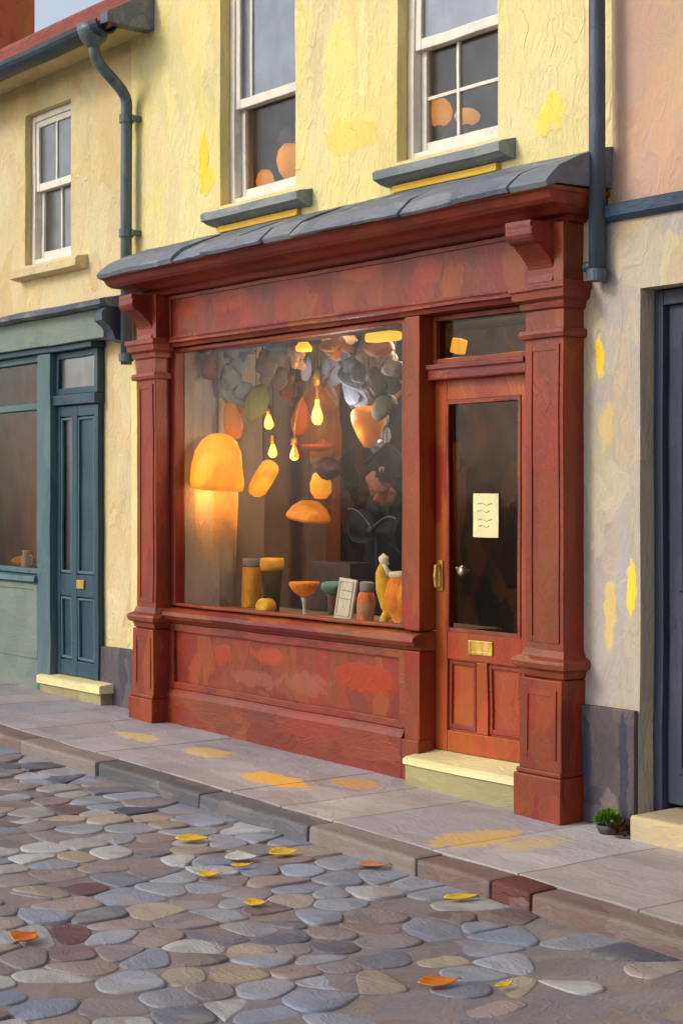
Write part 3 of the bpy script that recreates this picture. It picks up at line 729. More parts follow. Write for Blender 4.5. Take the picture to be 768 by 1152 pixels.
for z in (4.22, 3.42, 2.55):
    b = NB(); lathe(b, [(.0405, -.03), (.052, -.028), (.052, .028), (.0405, .03)], (px, -.08, z), 16); box(b, px+.03, px+.075, -.07, .0, z-.018, z+.018, .004); obj('collar', b, M['iron'], dp, step=None)

# ------------------------------------------------------------------ grey green shopfront
ts = empty('shopfront', 'grey green shopfront with a deep teal panelled door, left of the red one', 'shopfront', (-4, -.1, gz(-4)))
b = NB(); box(b, -6.8, -2.52, -.16, .0, 2.70, 2.905, .006); obj('fascia', b, M['tealg'], ts)
b = NB(); extrude_x(b, [(-.0, 2.907), (-.2, 2.907), (-.25, 2.92), (-.26, 2.955), (-.22, 2.965), (0, 3.01)], -6.9, -2.40); obj('cornice_cover', b, M['lead'], ts, wobble=.01)
b = NB(); extrude_x(b, [(0, 2.905), (-.2, 2.905), (-.24, 2.86), (-.235, 2.81), (-.18, 2.77), (-.15, 2.73), (-.13, 2.68), (0, 2.66)], -2.517, -2.40); obj('bracket', b, M['irond'], ts)
b = NB(); box(b, -6.6, -2.78, -.12, .05, 2.655, 2.698, .006); obj('architrave', b, M['teal'], ts)
b = NB(); box(b, -3.655, -3.44, -.105, .2, gz(-3.5)-.03, 2.653, .008); obj('door_post', b, M['tealp'], ts)
dwt = empty_part('display_window', ts)
b = NB(); frame(b, -6.6, -3.658, .985, 2.653, -.07, .0, .06, .04, .05); box(b, -6.54, -3.718, -.068, -.002, 2.24, 2.29, .005)
for x in (-4.95,): box(b, x-.025, x+.025, -.066, -.004, 1.03, 2.238, .005)
obj('frame', b, M['tealp'], dwt)
b = NB(); box(b, -6.56, -3.7, -.03, -.026, 1.0, 2.63, 0); obj('pane', b, M['glasst'], dwt, step=None, wobble=.002)
b = NB(); extrude_x(b, [(0, .982), (-.13, .97), (-.14, .93), (-.1, .915), (0, .915)], -6.65, -3.65); obj('sill', b, M['tealp'], dwt)
b = NB(); box(b, -6.6, -3.657, -.09, .0, gz(-4)-.06, .913, .004); frame(b, -6.6, -3.66, .34, .905, -.102, -.092, .06, .03, .04); obj('stallriser', b, M['tealg'], ts)
b = NB(); box(b, -3.438, -2.79, -.085, .0, 2.255, 2.33, .006); obj('transom_rail', b, M['teal'], ts)
tt = empty_part('transom_window', ts)
b = NB(); frame(b, -3.438, -2.792, 2.332, 2.653, -.06, -.001, .05); obj('frame', b, M['teal'], tt)
b = NB(); box(b, -3.40, -2.83, -.04, -.036, 2.36, 2.63, 0); obj('pane', b, M['glassl'], tt, step=None, wobble=.002)
td = empty_part('door', ts)
b = NB(); X0, X1 = -3.44, -2.80; y0, y1 = -.05, -.003
box(b, X0, X0+.06, y0, y1, .25, 2.25, .005); box(b, -3.20, -3.12, y0, y1, .25, 2.25, .005); box(b, X1-.06, X1, y0, y1, .25, 2.25, .005)
for a, c in ((X0+.06, -3.20), (-3.12, X1-.06)):
    box(b, a, c, y0+.002, y1-.002, 2.17, 2.25, .005); box(b, a, c, y0+.002, y1-.002, .84, 1.0, .005); box(b, a, c, y0+.002, y1-.002, .25, .36, .005); box(b, a-.002, c+.002, y0+.025, y1-.005, .35, .85, 0)
box(b, -3.122, X1-.058, y0+.025, y1-.005, .99, 2.18, 0)
obj('leaf', b, M['teal'], td)
for a, c in ((X0+.06, -3.20), (-3.12, X1-.06)):
    for z0, z1 in ((.37, .83), (1.01, 2.16)):
        b = NB(); frame(b, a+.006, c-.006, z0, z1, y0+.004, y0+.024, .015, .02, .015, .003); obj('panel_moulding', b, M['tealp'], td)
b = NB(); box(b, X0+.058, -3.198, y0+.028, y0+.032, .99, 2.18, 0); obj('pane', b, M['glassl'], td, step=None, wobble=.002)
b = NB(); box(b, -3.105, -2.995, y0-.012, y0+.003, .90, .965, .004); obj('letter_plate', b, M['brass'], td, step=None)
b = NB(); extrude_x(b, [(.06, .25), (-.13, .236), (-.15, .228), (-.15, .175), (.06, .175)], -3.57, -2.60); obj('step_tread', b, M['stone'], ts)
b = NB(); box(b, -3.55, -2.62, -.13, .05, gz(-3)-.05, .174, .008); obj('doorstep', b, M['stoneb'], ts)
room(ts, -6.6, -2.6, .27, 1.0, .0, 2.75, paint('warm brown room', (150, 104, 76), (124, 92, 78), (176, 110, 60), .7, .6, var=.5, sc=3.5, st=(1, 1, .5), bump=.2))
b = NB(); box(b, -6.5, -3.7, .0, .45, .95, .985, .004); obj('display_board', b, M['shelf'], ts)

# ------------------------------------------------------------------ right house
rh = empty('house', 'faded pink and cream plastered house with a dark slate door, at the right', 'house', (3.5, .1, gz(3.5)), HG)
RD = (2.47, 3.45, -.3, 2.57)
b = NB(); wall_grid(b, [2.06, 2.47, 3.45, 6.5], [-.3, 2.57, 2.94], -.06, .30, lambda x, z: inr(RD, x, z)); obj('wall', b, M['rwall'], rh, step=.25)
b = NB(); box(b, 2.236, 6.5, -.002, .28, 2.945, 7.0, 0); obj('upper_wall', b, M['pink'], rh, step=.25)
b = NB(); extrude_x(b, [(.0, 3.0), (-.08, 2.99), (-.105, 2.975), (-.105, 2.925), (-.08, 2.905), (0, 2.90)], 2.27, 6.4); obj('ledge', b, M['navy'], rh)
b = NB(); box(b, 2.112, 2.464, -.09, -.055, gz(2.2)-.05, .57, .008); obj('plinth', b, M['plinth'], rh)
dd = empty_part('door', rh)
b = NB(); box(b, 2.474, 2.53, .03, .12, -.1, 2.56, .006); box(b, 3.38, 3.445, .03, .12, -.1, 2.56, .006); box(b, 2.53, 3.38, .032, .118, 2.49, 2.56, .006); obj('frame', b, M['ndoor'], dd)
b = NB(); box(b, 2.532, 3.378, .065, .105, .13, 2.488, .004)
for z0, z1 in ((.28, 1.0), (1.14, 2.36)):
    for xa, xb in ((2.6, 2.9), (2.98, 3.28)): frame(b, xa, xb, z0, z1, .054, .064, .03, .03, .03, .004)
obj('leaf', b, M['ndoor'], dd)
b = NB(); lathe(b, [(0, -.05), (.03, -.045), (.03, -.02), (.012, -.01), (.012, 0), (0, 0)], (3.31, .065, 1.08), 14, Matrix.Rotation(-math.pi/2, 3, 'X')); obj('knob', b, M['brass'], dd, step=None, smooth=True)
b = NB(); box(b, 2.535, 3.45, -.20, .30, gz(3)-.1, .108, .02); obj('doorstep', b, paint('sandstone step', (188, 166, 126), (206, 180, 128), (152, 142, 130), .5, .6, var=.22, sc=5., st=(.3, 1, 1), rough=.7, bump=.45), rh)
room(rh, 2.3, 5.0, .31, 1.0, -.2, 2.7, M['dark'])
rp = empty_part('drainpipe', rh)
b = NB(); tube(b, [(2.245, -.115, z) for z in (7, 5.6, 4.4, 3.4, 2.62)], .040, 14); obj('pipe', b, M['irond'], rp, smooth=True, step=None)
for z in (2.65,):
    b = NB(); lathe(b, [(.0405, -.03), (.05, -.028), (.05, .028), (.0405, .03)], (2.245, -.115, z), 16); obj('collar', b, M['irond'], rp, step=None)
b = NB(); tube(b, [(2.21, -.115, 2.70), (2.165, -.10, 2.70)], [.016, .028], 12); obj('stub', b, M['irond'], rp, step=None, smooth=True)

# ------------------------------------------------------------------ small things outdoors
pot = empty('potted_plant', 'small round green plant in a dark pot on the pavement beside the red pilaster', 'plant', (2.39, -.19, gz(2.3)))
b = NB(); z0 = gz(2.3)-.003; lathe(b, [(0, 0), (.04, 0), (.05, .025), (.056, .03), (.056, .045), (.046, .045), (.04, .035), (0, .03)], (2.39, -.19, z0), 18); obj('pot', b, paint('dark pot', (70, 78, 82), (86, 90, 90), None, .5, sc=20.), pot, smooth=True, step=None, wobble=.003)
def leafball(c, rad, n, ln, seed):
    b = NB(); r = random.Random(seed)
    for i in range(n):
        d = Vector((r.gauss(0, 1), r.gauss(0, 1), r.gauss(0, 1)))
        d.normalize(); d.z = abs(d.z)*.9-.15
        p = Vector(c)+Vector((d.x*rad[0], d.y*rad[1], d.z*rad[2]))*r.uniform(.55, 1.)
        side = d.cross(Vector((r.uniform(-1, 1), r.uniform(-1, 1), 1))).normalized()*ln*.32
        tip = (d+Vector((0, 0, r.uniform(-.2, .7)))).normalized()*ln
        v = [b.verts.new(p), b.verts.new(p+tip*.5+side), b.verts.new(p+tip), b.verts.new(p+tip*.5-side)]
        b.faces.new(v)
    return b
hue('leafgreen', (96, 140, 34), (122, 164, 44), (56, 96, 34), sc=30.)
hue('leafbrown', (96, 64, 26), (116, 84, 36), (70, 48, 28), sc=30.)
obj('foliage', leafball((2.39, -.19, z0+.065), (.062, .06, .06), 1100, .017, 3), M['leafgreen'], pot, step=None, wobble=0)
b = NB(); tube(b, [(2.39, -.19, z0+.03), (2.392, -.19, z0+.09)], .008, 6); obj('stem', b, M['leafbrown'], pot, step=None)
o = obj('weed_clump', leafball((2.48, -.19, gz(2.4)+.02), (.04, .04, .06), 260, .028, 5), M['leafbrown'], None, loc=(2.48, -.19, gz(2.4)), step=None, wobble=0)
tag(o, 'low brown weed clump at the corner of the sandstone step', 'plant')

def leaf_mesh(L, W, curl, seed):
    b = NB(); r = random.Random(seed); n = 10; rows = []
    for i in range(n+1):
        t = i/n; w = W*.5*.62*math.sin(math.pi*min(1, t**.8))*(1+.12*r.uniform(-1, 1))
        x = L*(t-.5); z = curl*(2*t-1)**2
        rows.append([b.verts.new((x, -w, z+w*.35)), b.verts.new((x, -w*.5, z+w*.06)), b.verts.new((x, 0, z)), b.verts.new((x, w*.5, z+w*.06)), b.verts.new((x, w, z+w*.35))])
    for a, c in zip(rows, rows[1:]):
        for k in range(4): b.faces.new((a[k], a[k+1], c[k+1], c[k]))
    bmesh.ops.remove_doubles(b, verts=b.verts[:], dist=.0004)
    bmesh.ops.solidify(b, geom=b.faces[:], thickness=.003)
    return b
def stalk(L, curl):
    b = NB(); tube(b, [(L*.47, 0, curl*.9), (L*.58, .004, curl*1.1), (L*.68, .012, curl*.7)], .0022, 6); return b
hue('leafyellow', (236, 190, 44), (246, 206, 70), (214, 156, 30), sc=26.)
hue('leaforange', (214, 122, 34), (226, 142, 46), (184, 90, 24), sc=26.)
hue('leafpale', (206, 204, 190), (222, 214, 190), (188, 190, 190), sc=26.)
hue('leafpeach', (206, 138, 100), (216, 150, 112), (180, 110, 80), sc=26.)
LV = [((1.15, -1.72), .15, .075, 50, 'leafyellow', 'broad yellow fallen leaf on the cobbles, nearest the left of the yellow ones'),
      ((1.62, -1.52), .14, .075, 75, 'leafyellow', 'pointed yellow fallen leaf just right of the whitish leaf'),
      ((1.60, -1.74), .14, .085, 55, 'leafpale', 'whitish fallen leaf lying among the yellow ones on the cobbles'),
      ((1.78, -2.03), .09, .05, 40, 'leafyellow', 'small yellow fallen leaf in front of the broad one'),
      ((1.72, -1.82), .09, .04, 60, 'leafyellow', 'narrow yellow fallen leaf tucked below the whitish leaf'),
      ((2.29, -2.13), .085, .05, 45, 'leafyellow', 'smallest yellow leaf, alone near the middle of the cobbles'),
      ((2.70, -1.38), .14, .06, 60, 'leafyellow', 'yellow fallen leaf close to the kerb below the red kerbstone'),
      ((3.53, -2.21), .13, .07, 58, 'leaforange', 'amber fallen leaf at the bottom of the road'),
      ((3.68, -2.04), .08, .03, 85, 'leafyellow', 'thin sliver of yellow leaf beside the amber leaf'),
      ((2.23, -3.13), .12, .10, 110, 'leaforange', 'round orange fallen leaf near the left edge of the road'),
      ((2.04, -1.33), .13, .055, 30, 'leafpeach', 'peach coloured fallen leaf by the kerb')]
for i, ((x, y), L_, W_, a, mk, lb) in enumerate(LV):
    z = gz(x)-.081+.011
    root = empty('fallen_leaf', lb, 'leaf', (x, y, z), 'fallen leaves on the cobbles')
    rot = Matrix.Rotation(math.radians(a+8), 3, 'Z') @ Matrix.Rotation(R.uniform(.05, .22), 3, 'X')
    for nm, bb in (('blade', leaf_mesh(L_*1.1, W_*1.9, .012, i)), ('stalk', stalk(L_, .014))):
        for v in bb.verts: v.co = rot @ v.co + Vector((x, y, z))
        obj(nm, bb, M[mk], root, step=None, wobble=.002, smooth=True)

# ------------------------------------------------------------------ lamps in the shop
CEI = 2.72
def lamp_light(name, loc, power, col=(1, .72, .40), rad=.05):
    l = bpy.data.lights.new(name, 'POINT'); l.energy = power; l.color = col; l.shadow_soft_size = rad
    o = bpy.data.objects.new(name, l); COL.objects.link(o); o.location = loc; return o
def cordpart(root, x, y, z):
    b = NB(); tube(b, [(x, y, z), (x+.004, y, (z+CEI)/2), (x, y, CEI+.004)], .004, 6); obj('cord', b, M['cord'], root, step=None, wobble=0)
PG = 'lit lamps hanging in the shop window'
# bell glass pendant
r = empty('pendant_lamp', 'large amber bell shaped glass pendant with a bright bulb in the middle of the window', 'lamp', (-.87, .5, 1.92), PG)
cordpart(r, -.87, .5, 2.38)
b = NB(); lathe(b, [(0, .07), (.018, .07), (.022, .04), (.03, .03), (.03, -.03), (.02, -.04), (0, -.04)], (-.87, .5, 2.34), 14); obj('socket', b, M['brass'], r, step=None, smooth=True)
b = NB(); lathe(b, [(.03, .40), (.04, .36), (.06, .33), (.10, .27), (.135, .18), (.155, .06), (.155, -.12), (.15, -.12), (.15, .06), (.13, .18), (.095, .27), (.055, .33)], (-.87, .5, 1.95), 32); obj('bell_glass', b, M['cloche'], r, step=None, smooth=True)
b = NB(); lathe(b, [(0, -.065), (.02, -.06), (.036, -.035), (.038, -.01), (.028, .03), (.016, .06), (.014, .10), (0, .10)], (-.87, .5, 2.11), 18); obj('bulb', b, M['bulb'], r, step=None, smooth=True)
b = NB(); tube(b, [(-.87, .5, 2.20), (-.87, .5, 2.31)], .011, 10); obj('stem', b, M['brass'], r, step=None)
lamp_light('pendant_glow', (-.87, .38, 2.08), 2.5)
b = NB(); lathe(b, [(0, 0), (.06, .005), (.11, .03), (.10, .045), (.05, .03), (0, .02)], (-.87, .5, 1.87), 24, None, .05)
hue('dishred', (150, 62, 34), (168, 76, 40), (110, 46, 40)); hue('plum', (72, 46, 60), (86, 58, 70), (52, 36, 52)); 
r2 = empty('hanging_dish', 'red brown dish hanging under the bell shaped pendant, over a plum ball', 'dish', (-.87, .5, 1.84)); o = obj('dish', b, M['dishred'], r2, step=None, smooth=True)
b = NB(); blob(b, (-.84, .56, 1.76), (.09, .09, .07), 4, .1, 3); obj('plum_ball', b, M['plum'], r2, step=None, smooth=True)
b = NB()
for q in (-.1, .1): tube(b, [(-.87+q, .5, 1.90), (-.87+q*.4, .5, 2.3), (-.87+q*.2, .5, CEI)], .003, 6)
obj('hanger', b, M['cord'], r2, step=None, wobble=0)
for x, y, z, s, lb in ((-1.72, .7, 2.09, .8, 'topmost of the three small teardrop bulbs left of the bell pendant'), (-1.74, .75, 1.89, .75, 'lower left small teardrop bulb beside the tilted amber spotlight'), (-1.27, .6, 1.86, .72, 'small round teardrop bulb at the lower left foot of the bell pendant')):
    r = empty('pendant_lamp', lb, 'lamp', (x, y, z), PG)
    cordpart(r, x, y, z+.12)
    b = NB(); lathe(b, [(0, -.055*s), (.02*s, -.052*s), (.042*s, -.03*s), (.045*s, -.005*s), (.03*s, .04*s), (.014*s, .08*s), (0, .085*s)], (x, y, z), 16); obj('bulb', b, M['bulb2'], r, step=None, smooth=True)
    b = NB(); lathe(b, [(0, .06), (.02, .06), (.024, .02), (.018, 0), (0, 0)], (x, y, z+.075*s), 12); obj('socket', b, M['brass'], r, step=None, smooth=True)
    lamp_light('bulb_glow', (x+.05, y-.1, z), .7)
# big amber shade
r = empty('pendant_lamp', 'biggest glowing amber dome lamp, at the left of the shop window', 'lamp', (-1.56, .17, 1.70), PG)
b = NB(); lathe(b, [(.03, .34), (.07, .33), (.12, .29), (.155, .22), (.172, .12), (.18, .02), (.17, -.03), (.16, -.02), (.165, .1), (.145, .22), (.1, .29), (.03, .32)], (-1.56, .17, 1.66), 30, Matrix.Rotation(.12, 3, 'Y'), .05); obj('lamp_shade', b, M['shade'], r, step=None, smooth=True)
cordpart(r, -1.56, .17, 1.98)
b = NB(); n = 40; rows = []
for j in range(15):
    t = j/14; rows.append([])
    for i in range(n):
        a = 2*math.pi*i/n; rad = (.165-.02*t)*(1+.07*math.sin(a*5)*t+.04*math.sin(a*9+2))
        rows[-1].append(b.verts.new((-1.56+rad*math.cos(a), .17+rad*math.sin(a)*.8, 1.67-(.56+.05*math.sin(a+1))*t)))
for q, c in zip(rows, rows[1:]):
    for i in range(n): b.faces.new((q[i], q[(i+1) % n], c[(i+1) % n], c[i]))
obj('glow_skirt', b, M['glow_veil'], r, step=None, smooth=True)  # added skirt imitating the glow that spills below the shade
b = NB(); blob(b, (-1.56, .17, 1.74), (.05, .05, .06), 1, .02); obj('bulb', b, M['bulb2'], r, step=None, smooth=True)
lamp_light('dome_glow', (-1.60, .17, 1.58), 2.4, (1, .62, .22), .06)
r = empty('pendant_lamp', 'slim amber glass lamp hanging just above and right of the dome lamp', 'lamp', (-1.57, .3, 2.02), PG)
b = NB(); lathe(b, [(0, -.12), (.04, -.11), (.065, -.05), (.06, .03), (.04, .11), (.02, .15), (0, .15)], (-1.57, .3, 2.08), 16, Matrix.Rotation(-.25, 3, 'Y'), .06); obj('lamp_shade', b, M['shade2'], r, step=None, smooth=True); cordpart(r, -1.60, .3, 2.22)
# tilted spotlight
r = empty('spotlight', 'tilted amber tube spotlight below the teardrop bulbs', 'lamp', (-1.49, .5, 1.68), PG)
mt = Matrix.Rotation(1.05, 3, 'Y') @ Matrix.Rotation(.25, 3, 'X')
b = NB(); lathe(b, [(.0, -.14), (.055, -.145), (.068, -.13), (.07, 0), (.066, .14), (.05, .165), (0, .17)], (-1.49, .5, 1.70), 20, mt); obj('body', b, M['shade'], r, step=None, smooth=True)
b = NB(); tube(b, [(-1.49, .5, 1.76), (-1.50, .5, 2.1), (-1.5, .5, CEI)], .007, 8); obj('bracket', b, M['cord'], r, step=None)
b = NB(); lathe(b, [(.05, 0), (.073, 0), (.075, .012), (.05, .012)], Vector((-1.49, .5, 1.70))+mt @ Vector((0, 0, -.15)), 20, mt); obj('rim', b, M['brass'], r, step=None, smooth=True)
lamp_light('spot_glow', (-1.38, .42, 1.55), 1.0, (1, .55, .14))
r = empty('pendant_lamp', 'squat orange lamp hanging low in front of the timber post', 'lamp', (-1.11, .7, 1.54), PG)
b = NB(); lathe(b, [(0, -.08), (.04, -.075), (.07, -.03), (.07, .03), (.05, .09), (.02, .11), (0, .11)], (-1.11, .7, 1.64), 16, None, .08); obj('lamp_shade', b, M['shade'], r, step=None, smooth=True); cordpart(r, -1.11, .7, 1.74)
r = empty('pendant_lamp', 'wide flat dull amber shade hanging lowest among the lamps', 'lamp', (-1.1, .6, 1.43), PG)
b = NB(); lathe(b, [(.03, .07), (.07, .06), (.12, .02), (.15, -.03), (.15, -.05), (.135, -.04), (.07, .03), (.03, .05)], (-1.1, .6, 1.48), 26, Matrix.Rotation(.22, 3, 'Y')); obj('lamp_shade', b, M['shade2'], r, step=None, smooth=True); cordpart(r, -1.1, .6, 1.56)
r = empty('pendant_lamp', 'ribbed orange tulip lamp at the right of the shop window', 'lamp', (-.27, .45, 1.90), PG)
b = NB(); lathe(b, [(0, -.13), (.03, -.125), (.07, -.06), (.10, .02), (.105, .08), (.09, .11), (.04, .13), (0, .13)], (-.27, .45, 2.01), 24, None, .07); obj('lamp_shade', b, M['shade2'], r, step=None, smooth=True); cordpart(r, -.27, .45, 2.13)
lamp_light('tulip_glow', (-.27, .33, 1.95), 1.0)
r = empty('pendant_lamp', 'small yellow square lamp seen through the transom above the red door', 'lamp', (.41, .6, 2.43), PG)
b = NB(); box(b, .375, .445, .565, .635, 2.43, 2.52, .012, Matrix.Rotation(.3, 3, 'Y')); obj('lamp_shade', b, M['lampy'], r, step=None); cordpart(r, .41, .6, 2.52)
lamp_light('transom_glow', (.6, .8, 2.62), 4.0)
r = empty('ceiling_lamp', 'yellow strip lamp along the top right of the shop window', 'lamp', (.25, .15, 2.5), PG)
b = NB(); box(b, .14, .38, .1, .2, 2.49, 2.545, .02); obj('tube', b, M['lampy'], r, step=None); b = NB(); box(b, .2, .32, .13, .17, 2.547, CEI+.004, .004); obj('bracket', b, M['cord'], r, step=None)
lamp_light('shop_fill', (.0, .85, 2.62), 62.0, (1, .84, .60), .08)  # added fill light for the shop, set apart from the strip lamp
lamp_light('wall_fill', (-.45, .30, 2.10), 9.0, (1, .97, .92), .1)  # added fill light clear of the oval lamp, brightens the pale wall
r = empty('ceiling_lamp', 'little oval yellow lamp high above the bell pendant', 'lamp', (-.62, .21, 2.49), PG)
b = NB(); lathe(b, [(0, -.03), (.05, -.025), (.055, 0), (.03, .03), (0, .03)], (-.62, .21, 2.52), 18); obj('bulb', b, M['lampy'], r, step=None, smooth=True); b = NB(); tube(b, [(-.62, .21, 2.54), (-.62, .21, CEI+.004)], .006, 8); obj('cord', b, M['cord'], r, step=None)

# hanging ornaments under the ceiling
hue('o_cream', (206, 176, 150), (214, 190, 164), (182, 140, 116)); hue('o_rust', (128, 70, 48), (150, 86, 56), (96, 60, 54)); hue('o_blue', (134, 144, 152), (156, 164, 166), (104, 112, 124))
hue('o_mauve', (116, 92, 84), (136, 108, 92), (92, 76, 82)); hue('o_peach', (190, 142, 104), (204, 160, 120), (150, 104, 76)); hue('o_olive', (134, 126, 40), (156, 142, 50), (96, 112, 84))
hue('o_lav', (146, 152, 186), (164, 170, 196), (120, 120, 150)); hue('o_slate', (92, 96, 116), (112, 116, 132), (74, 72, 88)); hue('o_white', (140, 128, 120), (156, 146, 138), (120, 104, 104)); hue('o_teal', (76, 98, 110), (92, 112, 120), (56, 72, 88))
hue('o_orange', (176, 98, 34), (190, 118, 44), (140, 78, 36)); hue('o_brown', (66, 46, 38), (84, 58, 42), (48, 38, 40)); hue('o_dolive', (70, 66, 40), (86, 80, 46), (50, 50, 40))
OG = 'ornaments hanging under the shop ceiling'
def ornament(kind, x, y, z, w, h, mk, lb, tilt=0., seed=0):
    r = empty('hanging_ornament', lb, 'ornament', (x, y, z-h/2), OG)
    mt = Matrix.Rotation(tilt, 3, 'Y'); b = NB()
    if kind == 'drop': lathe(b, [(0, -h*.5), (w*.3, -h*.45), (w*.48, -h*.2), (w*.45, .0), (w*.25, h*.3), (w*.08, h*.46), (0, h*.5)], (x, y, z), 18, mt, .05)
    elif kind == 'ball': blob(b, (x, y, z), (w/2, w/2, h/2), seed, .12, 3, mt)
    elif kind == 'disc': lathe(b, [(0, -.012), (w*.42, -.018), (w*.5, 0), (w*.42, .012), (w*.2, .02), (0, .02)], (x, y, z), 26, mt @ Matrix.Rotation(1.35, 3, 'X'))
    else:                                               # bunch of dried petals
        rr = random.Random(seed)
        for i in range(7):
            a = i*2.4+seed; q = .28*math.sqrt(i/6)
            p = Vector((math.cos(a)*w*q*1.5, (i-3)*.012, math.sin(a)*h*q*1.5))
            blob(b, Vector((x, y, z))+mt @ p, (w*rr.uniform(.24, .34), .016, h*rr.uniform(.2, .3)), i+seed, .16, 3, Matrix.Rotation(.5+rr.uniform(-.5, .5), 3, 'Z') @ Matrix.Rotation(rr.uniform(-.5, .5), 3, 'X') @ Matrix.Rotation(rr.uniform(-1, 1), 3, 'Y'))
    obj('body', b, M[mk], r, step=None, smooth=True, wobble=.008)
    b = NB(); tube(b, [(x, y, z+h*.4), (x, y, CEI+.004)], .003, 6); obj('cord', b, M['cord'], r, step=None, wobble=0)
ORN = [('bunch', -1.80, .14, 2.42, .15, .20, 'o_cream', 'cream pink bunch of dried petals at the top left of the window', 0), ('drop', -1.62, .16, 2.46, .13, .2, 'o_rust', 'rust red drop ornament beside the cream pink bunch', .3),
       ('ball', -1.84, .12, 2.32, .13, .22, 'o_orange', 'orange ball ornament at the far left of the window top', 0), ('bunch', -1.56, .3, 2.36, .22, .34, 'o_blue', 'large pale blue grey bunch of dried petals', .15),
       ('bunch', -1.50, .3, 2.54, .22, .14, 'o_blue', 'flat blue grey bunch tight against the ceiling', .0), ('bunch', -1.40, .5, 2.46, .22, .30, 'o_mauve', 'mauve brown bunch right of the pale blue grey one', 0),
       ('drop', -1.33, .55, 2.60, .26, .12, 'o_teal', 'dark teal drop squeezed against the ceiling', 0), ('bunch', -.95, .4, 2.50, .13, .20, 'o_peach', 'peach bunch high on the left of the bell pendant', 0),
       ('disc', -1.36, .35, 2.20, .27, .27, 'o_olive', 'tilted olive green disc hanging above the teardrop bulbs', .25), ('drop', -.99, .5, 2.42, .075, .17, 'o_lav', 'slim lavender drop just above the bell pendant', .3),
       ('bunch', -.76, .55, 2.42, .18, .24, 'o_slate', 'slate grey bunch right of the lavender drop', 0), ('bunch', -.40, .45, 2.32, .2, .38, 'o_slate', 'longest slate blue bunch in the right half', .1),
       ('bunch', -.30, .5, 2.46, .26, .24, 'o_mauve', 'mauve bunch behind the longest slate bunch', 0), ('ball', .13, .34, 2.35, .17, .10, 'o_white', 'flat whitish ball under the strip lamp', 0), ('ball', -.78, .6, 2.60, .24, .09, 'o_peach', 'flat peach ball tight under the ceiling', 0),
       ('bunch', -.52, .6, 2.22, .22, .24, 'o_brown', 'dark brown bunch right of the bell pendant', 0), ('disc', -.02, .35, 2.12, .17, .17, 'o_dolive', 'small dark olive disc at the right of the window', .2), ('bunch', -.06, .4, 2.26, .24, .26, 'o_brown', 'dark brown bunch above the small olive disc', 0),
       ('bunch', -1.15, .7, 2.30, .24, .34, 'o_mauve', 'mauve bunch low on the left of the bell glass', 0), ('bunch', -1.30, .75, 2.22, .2, .24, 'o_brown', 'dark brown bunch between the olive disc and the bell glass', 0), ('bunch', -.62, .8, 2.02, .2, .30, 'o_slate', 'slate bunch low on the right of the bell glass', 0),
       ('drop', .02, .3, 2.50, .2, .16, 'o_orange', 'amber drop next to the strip lamp', 0), ('bunch', -.55, .4, 2.53, .2, .14, 'o_orange', 'amber bunch tight under the ceiling right of the oval lamp', 0)]
ORN += [('drop', -1.23, .62, 2.12, .13, .26, 'o_orange', 'long amber drop between the small bulbs and the bell glass', .2), ('ball', -1.12, .72, 1.86, .16, .2, 'o_mauve', 'mauve ball low behind the left edge of the bell glass', 0),
       ('drop', -.60, .66, 2.12, .12, .3, 'o_rust', 'long rust drop just right of the bell glass', -.15), ('bunch', -.50, .75, 1.68, .2, .3, 'o_rust', 'rust bunch hanging below the tulip lamp over the black cloth', .2),
       ('bunch', -1.40, .66, 2.32, .16, .2, 'o_orange', 'amber bunch half hidden behind the olive disc', .1), ('disc', -.20, .6, 2.26, .2, .2, 'o_orange', 'amber disc behind the tulip lamp', .3),
       ('bunch', -1.62, .36, 2.24, .14, .24, 'o_orange', 'amber bunch over the slim lamp near the left wall', 0)]
for i, (k, x, y, z, w, h, mk, lb, t) in enumerate(ORN): ornament(k, x, y, z, w, h, mk, lb, t, i+1)
# fan like black ornament with white dot
r = empty('hanging_fan', 'blue black fan hanging below the tulip lamp', 'fan', (-.40, .7, 1.7))
b = NB(); n = 12
for i in range(n):
    a = -1.1+2.2*i/(n-1); a2 = a+.16
    box(b, -.008, .008, -.004, .004, 0, .24, .002, None)
b.free(); b = NB()
c0 = b.verts.new((-.40, .7, 1.93)); vs = [b.verts.new((-.40+.26*math.sin(-1.1+2.2*i/24), .7+.012*(-1)**i, 1.93-.26*math.cos(-1.1+2.2*i/24))) for i in range(25)]
for i in range(24): b.faces.new((c0, vs[i], vs[i+1]))
bmesh.ops.solidify(b, geom=b.faces[:], thickness=.006); obj('leaf', b, M['black'], r, step=None)
b = NB(); blob(b, (-.46, .69, 1.93), (.022, .018, .018), 2, .1); obj('highlight_dot', b, M['steel'], r, step=None, smooth=True); cordpart(r, -.40, .7, 1.93)  # small pale bead added as the highlight on the fan
